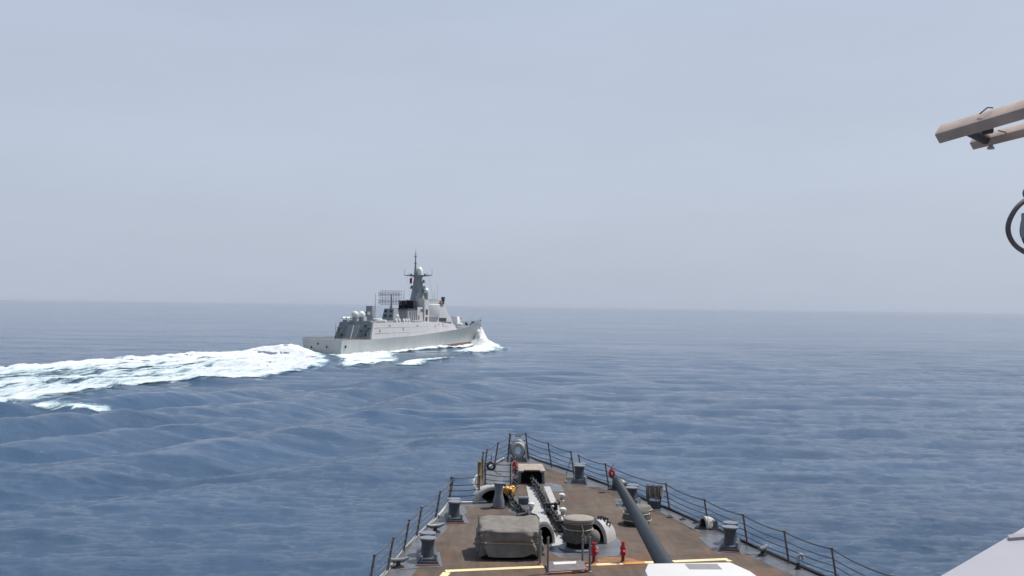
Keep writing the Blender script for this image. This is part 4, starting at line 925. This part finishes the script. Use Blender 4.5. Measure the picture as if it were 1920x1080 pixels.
# ---- slender deck posts round the hatch
for (u, v, h, lb) in ((-1.16, 35.64, 1.1, 'thin grey post at the right rear corner of the tarpaulin'), (-0.99, 34.55, 1.15, 'thin grey post at the near left corner of the deck hatch'), (0.29, 35.95, 0.75, 'short thin grey post just behind the deck hatch, before the capstan'), (0.40, 34.8, 1.1, 'thin grey post at the near right corner of the deck hatch')):
    t = on_deck('safety_post', lb, 'post', u, v, 0, 'thin posts round the hatch')
    q = MB(); q.tube([(0, 0, 0), (0, 0, h*0.5), (0, 0, h)], [0.042, 0.038, 0.034], 10); q.build('pole', BITT_TOP, t)
    q = MB(); q.lathe([(0.10, 0.0), (0.10, 0.02), (0.05, 0.05)], (0, 0, 0), 12); q.build('foot', STAN, t)
    q = MB(); q.torus((0, 0, h), 0.04, 0.015, 12, 6, axis='y'); q.build('eye', STAN, t)
# ---- hydrants
for (u, v, rz, lb) in ((1.66, 35.95, 0, 'red fire hydrant standing alone on the deck, left of the gun barrel'), (0.66, 35.85, 0.6, 'red fire hydrant partly hidden behind a grey post by the capstan')):
    t = on_deck('fire_hydrant', lb, 'hydrant', u, v, rz, 'red hydrants on the foredeck')
    q = MB(); q.lathe([(0.09, 0), (0.09, 0.03), (0.055, 0.05), (0.055, 0.26)], (0, 0, 0), 12); q.build('riser', mat('dark_red_rust', (0.12, 0.02, 0.02), 0.6, var=0.4), t)
    q = MB(); q.lathe([(0.10, 0.26), (0.105, 0.34), (0.085, 0.36), (0.10, 0.48), (0.085, 0.56), (0.05, 0.60), (0.05, 0.66), (0.02, 0.67)], (0, 0, 0), 14); q.tube([(0, -0.05, 0.42), (0, -0.18, 0.36)], 0.055, 10); q.build('body', REDP, t)
    q = MB(); q.torus((0, 0, 0.68), 0.08, 0.014, 14, 6); q.tube([(-0.08, 0, 0.68), (0.08, 0, 0.68)], 0.012, 5); q.build('handwheel', REDP, t)
# ---- small white vents
for (u, v, lb) in ((0.47, 45.7, 'small white mushroom vent farthest forward, right of the chain track'), (-0.95, 43.82, 'small white mushroom vent left of the chain track'), (0.26, 42.9, 'small white mushroom vent between the chain track and the capstan')):
    t = on_deck('deck_vent', lb, 'vent', u, v, 0, 'small white vents beside the chain')
    q = MB(); q.lathe([(0.12, 0), (0.085, 0.04), (0.085, 0.18)], (0, 0, 0), 12); q.build('pipe', WHITEP, t)
    q = MB(); q.lathe([(0.13, 0.17), (0.15, 0.22), (0.13, 0.29), (0.06, 0.33), (0.01, 0.335)], (0, 0, 0), 16); q.build('cap', WHITEC, t)
# ---- grey flared pillar
t = on_deck('vent_pillar', 'waisted grey pillar standing before the white anchor fairing', 'pillar', -2.28, 44.3)
q = MB(); q.lathe([(0.24, 0), (0.235, 0.3), (0.18, 0.5), (0.165, 0.65), (0.175, 0.85), (0.21, 1.0)], (0, 0, 0), 24); q.build('column', BITT_TOP, t)
q = MB(); q.lathe([(0.225, 0.99), (0.23, 1.03), (0.2, 1.05)], (0, 0, 0), 24); q.build('cap', HAZE_GREY, t)
q = MB(); q.lathe([(0.33, 0), (0.33, 0.03), (0.25, 0.04)], (0, 0, 0), 24); q.build('foot', STEEL_DK, t)
# ---- grey locker
t = on_deck('deck_locker', 'small grey box with hinged lid left of the chain track', 'locker', -1.22, 45.0, 0.05)
q = MB(); q.box(-0.2, 0.2, -0.16, 0.16, 0, 0.26); q.build('body', BITT_GREY, t, bevel=0.015)
q = MB(); q.box(-0.21, 0.21, -0.17, 0.17, 0.26, 0.31, 0.02, 0.02); q.tube([(-0.06, 0, 0.31), (-0.06, 0, 0.37), (0.06, 0, 0.37), (0.06, 0, 0.31)], 0.015, 6); q.build('lid', HAZE_GREY, t)
# ---- red bottle by the hawse, brass post, tyre ring
t = on_deck('fire_extinguisher', 'red extinguisher hanging on the inner rail left of the hawse box', 'extinguisher', -1.36, 50.2, 0, None, 0.32)
q = MB(); q.lathe([(0.07, 0), (0.11, 0.04), (0.11, 0.5), (0.05, 0.6), (0.03, 0.62)], (0, 0, 0), 14); q.build('bottle', REDP, t)
q = MB(); q.lathe([(0.035, 0.6), (0.045, 0.7)], (0, 0, 0), 8); q.tube([(0, 0, 0.68), (-0.14, 0, 0.72)], 0.02, 6); q.tube([(-0.02, 0, 0.66), (-0.16, 0, 0.6), (-0.17, 0, 0.2)], 0.018, 6); q.build('valve', STEEL_DK, t)
t = on_deck('davit_post', 'thick brass brown post leaning at the port bow corner', 'post', -3.02, 48.2)
q = MB(); q.tube([(0.0, -0.9, -0.05), (-0.02, -0.2, 0.1), (0.0, 0.25, 0.7), (0.0, 0.3, 1.12)], [0.06, 0.09, 0.095, 0.095], 14); q.build('pole', OLIVE, t)
q = MB(); q.lathe([(0.10, 1.1), (0.10, 1.16), (0.05, 1.18)], (0, 0.3, 0), 14); q.build('cap', OLIVE, t)
t = on_deck('rope_ring', 'black ring hanging on the port bow rail', 'ring', -2.42, 51.6, 0, None, 0.18)
q = MB(); q.torus((0, 0, 0.22), 0.17, 0.065, 24, 10, axis='y'); q.build('ring', RIM, t)
q = MB(); q.tube([(0, 0, 0.4), (0.02, 0.02, 0.75)], 0.015, 6); q.tube([(0.1, -0.05, 0.06), (0.3, -0.2, -0.1), (0.5, -0.2, -0.14)], 0.02, 6); q.build('lanyard', STEEL_DK, t)
t = on_deck('folding_gate', 'dark folded zigzag gate beside the hawse box', 'gate', -1.45, 47.2)
q = MB(); z = 0
pts = [(0.12*((-1)**k), 0.25*k*0.3, 0.1+0.14*k) for k in range(8)]; q.tube(pts, 0.022, 6); q.tube([(-p[0], p[1], p[2]) for p in pts], 0.022, 6); q.build('lattice', STEEL_DK, t)
# ---- starboard edge gear
def chock(u, v, rz, label, sc=1.0):
    t = on_deck('fairlead', label, 'fairlead', u, v, rz, 'closed fairleads on the deck edge'); t.scale = (sc,)*3
    hood(t, 0.27, 0.5, 0.46, R(-48), WHITEP, 0.035, BITT_GREY)
    q = MB(); q.box(-0.36, 0.36, -0.25, 0.32, -0.01, 0.05, 0.02, 0.02); q.build('base', STEEL_DK, t)
    q = MB()
    for k in range(3): q.tube([(0.3+0.06*k, 0.1, 0.0), (0.33+0.07*k, 0.05, 0.3), (0.38+0.07*k, 0.0, 0.05)], 0.03, 6)
    q.build('shackle', STEEL_DK, t)
chock(3.18, 48.2, -0.3, 'white hooded fairlead at the deck edge beside the gun muzzle', 1.05)
chock(5.55, 40.9, -0.3, 'white hooded fairlead on the starboard edge between two stanchions')
def cleat(u, v, rz, label):
    t = on_deck('deck_cleat', label, 'cleat', u, v, rz, 'small cleats on the deck edge')
    q = MB(); q.box(-0.18, 0.18, -0.12, 0.12, 0, 0.06, 0.02, 0.02); q.lathe([(0.09, 0.05), (0.07, 0.14), (0.11, 0.24)], (0, 0, 0), 12); q.build('foot', STEEL_DK, t)
    q = MB(); q.tube([(-0.34, 0, 0.30), (-0.15, 0, 0.24), (0.15, 0, 0.24), (0.34, 0, 0.30)], [0.05, 0.085, 0.085, 0.05], 10); q.build('horns', HAZE_GREY, t)
cleat(6.72, 36.95, 0.9, 'pale cleat on the starboard edge, right of the rusty twin bitt')
cleat(-4.78, 40.0, 0.4, 'pale cleat on the port edge between the two twin bitts')
cleat(-5.85, 35.25, 0.3, 'pale cleat at the bottom left corner of the deck')
t = on_deck('vent_pipe', 'white topped gooseneck vent pipe at the starboard edge', 'vent pipe', 7.42, 35.25)
q = MB(); q.tube([(0, 0, 0), (0, 0, 0.32), (0.02, 0, 0.42), (0.09, 0, 0.48), (0.17, 0, 0.42), (0.18, 0, 0.30)], 0.055, 10); q.build('pipe', WHITEP, t)
q = MB(); q.lathe([(0.1, 0), (0.1, 0.03), (0.065, 0.04), (0.065, 0.2)], (0, 0, 0), 12); q.build('flange', STEEL_DK, t)
# drum with canvas cover behind the barrel
t = on_deck('covered_reel', 'low round reel under a tan canvas cover on the starboard deck', 'covered reel', 3.02, 41.5)
q = MB(); q.lathe([(0.50, 0.0), (0.50, 0.18)], (0, 0, 0), 28); q.build('drum', RIM, t)
q = MB(); rs = []
for z, r0, fo_ in ((0.16, 0.54, 0.02), (0.26, 0.55, 0.012), (0.42, 0.50, 0.006), (0.52, 0.47, 0.0), (0.58, 0.44, 0), (0.61, 0.30, 0), (0.60, 0.02, 0)):
    rs.append([((r0+fo_*math.sin(k*1.7))*math.cos(2*math.pi*k/40), (r0+fo_*math.sin(k*1.7))*math.sin(2*math.pi*k/40), z) for k in range(40)])
q.rings(rs); q.build('cover', CANVAS_D, t, angle=60)
q = MB(); q.torus((0, 0, 0.20), 0.565, 0.022, 36, 6); q.torus((0, 0, 0.44), 0.51, 0.02, 36, 6); q.build('rope', ROPE, t)
t = on_deck('covered_reel', 'smaller tan covered reel partly behind the gun barrel', 'covered reel', 3.45, 43.2)
q = MB(); q.lathe([(0.44, 0.0), (0.46, 0.2), (0.44, 0.3), (0.40, 0.36), (0.1, 0.38)], (0, 0, 0), 28); q.build('cover', CANVAS, t)
q = MB(); q.torus((0, 0, 0.22), 0.47, 0.02, 32, 6); q.build('rope', ROPE, t)
# hose rack
t = on_deck('hose_rack', 'grey rack hung with coiled pale hoses at the starboard rail', 'hose rack', 4.22, 44.35, -0.25)
q = MB(); q.box(-0.28, 0.28, -0.05, 0.05, 0.0, 0.30); q.tube([(-0.26, 0, 0.3), (-0.26, 0, 0.92)], 0.03, 8); q.tube([(0.26, 0, 0.3), (0.26, 0, 0.92)], 0.03, 8); q.tube([(-0.34, 0, 0.90), (0.34, 0, 0.90)], 0.035, 8); q.build('frame', BITT_GREY, t)
for k in range(6):
    q = MB(); x = -0.28+k*0.11; y = 0.06*((k % 2)*2-1)
    q.tube([(x, y, 0.95), (x-0.02, y-0.09, 0.8), (x-0.01, y-0.08, 0.45+0.05*(k % 3)), (x+0.03, y, 0.36+0.05*(k % 3)), (x+0.05, y+0.08, 0.5), (x+0.03, y+0.07, 0.85)], 0.045, 8, closed=True); q.build('hose_coil', ROPE if k % 2 else mat('dark_hose', (0.10, 0.09, 0.085), 0.8, var=0.3), t)
# life ring on the rail left of the muzzle
t = on_deck('muzzle_bag', 'red bag with a small white mark hanging at the tip of the gun barrel', 'bag', 2.88, 47.6, 0, None, 0.62); t.scale = (0.8, 0.8, 0.75)
q = MB(); q.lathe([(0.02, 0.0), (0.14, 0.08), (0.20, 0.26), (0.17, 0.44), (0.06, 0.58), (0.03, 0.64)], (0, 0, 0), 14); q.build('cloth', REDP, t)
q = MB(); q.tube([(-0.05, -0.19, 0.34), (0.03, -0.20, 0.30), (-0.03, -0.20, 0.24), (0.05, -0.185, 0.18)], 0.018, 6); q.build('white_mark', WHITEC, t)
q = MB(); q.tube([(0, 0, 0.62), (0.06, 0, 0.8), (0.14, 0, 0.86)], 0.015, 6); q.build('lanyard', STEEL_DK, t)
for (u, v, rz) in ((4.55, 42.6, 0.2), (5.0, 42.3, 0.5), (5.4, 41.7, 0.4)):
    t = on_deck('pad_eye', 'flat dark pad eye on the deck by the starboard edge', 'pad eye', u, v, rz, 'flat pad eyes beside the starboard edge')
    q = MB(); q.box(-0.14, 0.14, -0.05, 0.05, 0.01, 0.04, 0.01, 0.01); q.tube([(-0.06, 0, 0.04), (-0.04, 0, 0.1), (0.04, 0, 0.1), (0.06, 0, 0.04)], 0.015, 6); q.build('plate', STEEL_DK, t)

# ---- deck gun
t = on_deck('deck_gun', 'naval deck gun with long dark barrel and flat white gunhouse', 'deck gun', 1.38, 22.9)
q = MB()
b_ = [(-1.75, 1.0), (-1.1, 2.1), (1.1, 2.1), (1.75, 1.0), (1.75, -1.6), (-1.75, -1.6)]
m_ = [(-1.62, 0.8), (-1.0, 1.75), (1.0, 1.75), (1.62, 0.8), (1.62, -1.6), (-1.62, -1.6)]
t_ = [(-1.12, 0.55), (-0.95, 1.18), (0.98, 1.32), (1.22, 0.5), (1.35, -1.5), (-1.25, -1.5)]
ZT = 3.22
q.rings([[(x, y, 0.05) for x, y in b_], [(x, y, 1.3) for x, y in m_], [(x, y, ZT) for x, y in t_]]); gh = q.build('gunhouse', GUNW, t, bevel=0.05)
# mantlet, then a grey block whose colour stands in for recess shadow
q = MB(); q.hexa([(-0.25,1.18,2.3),(0.62,1.22,2.3),(0.62,1.9,2.2),(-0.25,1.9,2.2),(-0.25,1.15,3.2),(0.62,1.15,3.2),(0.62,1.5,3.05),(-0.25,1.5,3.05)]); q.build('mantlet', BARREL, t, bevel=0.04)
q = MB(); q.box(-0.12, 0.62, 0.62, 1.12, ZT-0.2, ZT+0.003); q.build('roof_recess_shade', GUNR, gh)
br_ = MB(); z0 = 2.62; dirv = Vector((-0.02, 1.0, 0.1165)).normalized(); o0 = Vector((-0.22, 1.2, z0-0.02))
br_.tube([o0, o0+dirv*1.3, o0+dirv*1.32, o0+dirv*4.5, o0+dirv*8.5, o0+dirv*8.52, o0+dirv*8.9], [0.25, 0.245, 0.215, 0.175, 0.135, 0.15, 0.145], 20); ba = br_.build('barrel', BARREL, t)
q = MB(); e = o0+dirv*8.905; q.tube([e-dirv*0.01, e+dirv*0.004], 0.065, 14); q.build('bore', VOID, ba)
q = MB(); q.tube([e-dirv*0.1+Vector((-0.12, 0, 0.08)), e-dirv*0.1+Vector((-0.13, 0, 0.34))], 0.02, 6); q.build('sight_pin', STEEL_DK, ba)

# ------------------------------------------------------------------ bridge wing round the camera
t = empty('bulwark', (1.1, 2.4, CAM_H-1.8), 0, 'pale grey bridge wing bulwark with flat cap at the bottom right corner', 'bulwark')
A = Vector((0.905, 2.26, CAM_H-0.56)); B = Vector((1.338, 2.79, CAM_H-0.56)); d = (B-A).normalized(); n = Vector((d.y, -d.x, 0))
A2 = A-d*2.2; B2 = B+d*2.5; o_ = Vector(t.location)
q = MB(); pts = [A2-o_, B2-o_, B2+n*0.62-o_, A2+n*0.62-o_]
q.hexa([p-Vector((0, 0, 0.05)) for p in pts]+pts); q.build('cap', mat('pale_grey_wing_paint', (0.34, 0.335, 0.36), 0.5, var=0.05, scale=2.5, rust=0.12, rustcol=(0.40, 0.36, 0.28), rscale=2), t, bevel=0.004)
q = MB(); q.hexa([A2+n*0.05-o_-Vector((0, 0, 1.3)), B2+n*0.05-o_-Vector((0, 0, 1.3)), B2+n*0.12-o_-Vector((0, 0, 1.3)), A2+n*0.12-o_-Vector((0, 0, 1.3)), A2+n*0.05-o_-Vector((0, 0, .052)), B2+n*0.05-o_-Vector((0, 0, .052)), B2+n*0.12-o_-Vector((0, 0, .052)), A2+n*0.12-o_-Vector((0, 0, .052))]); q.build('wall', HAZE_GREY, t)
q = MB(); q.tube([A2-o_-n*0.004-Vector((0, 0, .02)), B2-o_-n*0.004-Vector((0, 0, .02))], 0.008, 6); q.build('edge_strip', mat('brown_edge', (0.12, 0.085, 0.075), 0.6, var=0.3), t)
q = MB(); q.hexa([Vector(p)-o_ for p in ((1.228,2.628,CAM_H-.561),(1.66,2.782,CAM_H-.561),(1.65,2.812,CAM_H-.561),(1.243,2.666,CAM_H-.561),(1.228,2.628,CAM_H-.552),(1.66,2.782,CAM_H-.552),(1.65,2.812,CAM_H-.552),(1.243,2.666,CAM_H-.552))]); q.build('cap_shadow_strip', mat('wing_shadow_grey', (0.25, 0.245, 0.265), 0.5, var=0.05), t)  # added strip, its grey stands in for a shadow band across the cap

TAN = mat('weathered_tan_grey_paint', (0.56, 0.43, 0.345), 0.55, var=0.18, scale=9, rust=0.15, rustcol=(0.2, 0.13, 0.09), rscale=8)
def ray(px, py, dist):
    X, Y = px-960, -(py-540); c, s = math.cos(roll), math.sin(roll)
    r, u = X*c-Y*s, X*s+Y*c; F = 2000.0
    v = Vector((r, F*math.cos(pitch)-u*math.sin(pitch), F*math.sin(pitch)+u*math.cos(pitch)))/F
    return v*dist+Vector((0, 0, CAM_H))
def beam(parent, name, p, q_, w_, h_, tilt, m):
    ax = (q_-p).normalized(); side = ax.cross(Vector((0, 0, 1))).normalized(); upv = side.cross(ax)
    rot = Matrix.Rotation(tilt, 3, ax); side = rot @ side; upv = rot @ upv
    o = Vector(parent.location); mb = MB()
    rs = [[c + side*sx*w_/2 + upv*sy*h_/2 - o for sx, sy in ((-1, -1), (1, -1), (1, 1), (-1, 1))] for c in (p, q_)]
    mb.rings(rs); return mb.build(name, m, parent, bevel=0.006)
P0, P1 = ray(1762, 252, 4.6), ray(2120, 146, 4.0)
Q0, Q1 = ray(1825, 268, 4.75), ray(2130, 190, 4.2)
t = empty('overhead_frame', ray(2080, 200, 4.2), 0, 'two weathered tan box beams of an overhead frame at the top right', 'frame')
beam(t, 'upper_beam', P0, P1, 0.050, 0.080, R(-50), TAN)
beam(t, 'lower_beam', Q0, Q1, 0.040, 0.060, R(-50), TAN)
o_ = Vector(t.location)
pa = P0.lerp(P1, 0.20); qa = Q0.lerp(Q1, 0.06)
q = MB(); q.tube([pa-o_-Vector((0.02, -0.02, 0.02)), qa-o_+Vector((0.03, 0.0, 0.0))], 0.024, 10); q.tube([pa.lerp(qa, 0.5)-o_-Vector((.02, 0, 0)), pa.lerp(qa, 0.5)-o_+Vector((.06, 0, 0.015))], 0.017, 8); q.build('bracket', STEEL_DK, t)
q = MB(); qb = Q0.lerp(Q1, 0.12)-o_; q.lathe([(0.010, 0), (0.010, -0.036), (0.016, -0.037), (0.016, -0.047)], qb, 8); q.build('bolt', TAN, t)
q = MB(); q.tube([P0.lerp(P1, 0.22)-o_+Vector((0, -.02, .035)), P0.lerp(P1, 0.245)-o_+Vector((0.01, -.03, .055)), P0.lerp(P1, 0.27)-o_+Vector((.02, -.02, .05))], 0.0028, 5); q.tube([pa-o_+Vector((0.09, -.03, -.03)), qa-o_+Vector((0.10, -.04, 0.03)), qa-o_+Vector((0.06, -.04, 0.0))], 0.003, 5); q.build('wire', WIRE, t)
q = MB(); e0 = P1-o_; q.box(e0.x-0.04, e0.x+0.04, e0.y-0.04, e0.y+0.04, e0.z-2.4, e0.z+0.1); q.build('upright', TAN, t)
# signal lamp at the right edge
c = ray(1980, 428, 3.4)
t = empty('signal_lamp', c-Vector((0, 0, 0.5)), 0, 'dark teal signal lamp with looped grey cable at the right edge', 'signal lamp')
o_ = Vector(t.location); TEAL = mat('dark_teal_paint', (0.03, 0.07, 0.08), 0.35, var=0.2, scale=10)
q = MB(); q.lathe([(0.075, -0.13), (0.09, -0.12), (0.088, 0.06), (0.06, 0.12), (0.03, 0.13)], c-o_+Vector((0.0, 0, -0.0)), 24, axis='y'); q.build('housing', TEAL, t)
q = MB(); q.sphere(ray(1931, 362, 3.4)-o_, 0.022, 14, 10); q.tube([ray(1931, 362, 3.4)-o_, ray(1950, 395, 3.4)-o_], 0.012, 8); q.build('knob', TEAL, t)
cp_ = [ray(*p)-o_ for p in ((2010, 376, 3.36), (1990, 368, 3.35), (1945, 366, 3.3), (1914, 382, 3.28), (1896, 406, 3.27), (1890, 430, 3.27), (1898, 453, 3.28), (1917, 470, 3.29), (1945, 480, 3.3), (1985, 470, 3.35), (2010, 460, 3.36))]
def crom(P, n=6):
    o = []
    for i in range(1, len(P)-2):
        for k in range(n):
            f = k/n; a, b, c_, d_ = P[i-1], P[i], P[i+1], P[i+2]
            o.append(0.5*((2*b)+(c_-a)*f+(2*a-5*b+4*c_-d_)*f*f+(3*b-a-3*c_+d_)*f**3))
    return o
q = MB(); q.tube(crom(cp_), 0.0078, 10); q.build('cable', mat('brown_grey_cable', (0.13, 0.11, 0.11), 0.55, var=0.2, scale=20), t)
q = MB(); q.tube([c-o_-Vector((0, 0, 0.09)), c-o_-Vector((0, 0, 1.1))], 0.03, 10); q.build('stand', HAZE_GREY, t)
q = MB(); q.box(c.x-o_.x-0.092, c.x-o_.x-0.08, c.y-o_.y-0.06, c.y-o_.y+0.04, c.z-o_.z-0.03, c.z-o_.z+0.05); q.build('trunnion', BITT_TOP, t)

# ------------------------------------------------------------------ haze
hz = MB(); hz.box(-46000, 46000, -46000, 46000, -14.0, 58.0)
hm = bpy.data.materials.new('haze'); hm.use_nodes = True; nt2 = hm.node_tree; nt2.nodes.clear()
oo = nt2.nodes.new('ShaderNodeOutputMaterial'); pv = nt2.nodes.new('ShaderNodeVolumePrincipled')
pv.inputs['Color'].default_value = (0.60, 0.685, 0.86, 1); pv.inputs['Density'].default_value = 0.000004; pv.inputs['Anisotropy'].default_value = 0.15
nt2.links.new(pv.outputs[0], oo.inputs['Volume'])
ho_ = hz.build('haze', hm); tag(ho_, 'thin pale sea haze softening the horizon', kind='stuff')
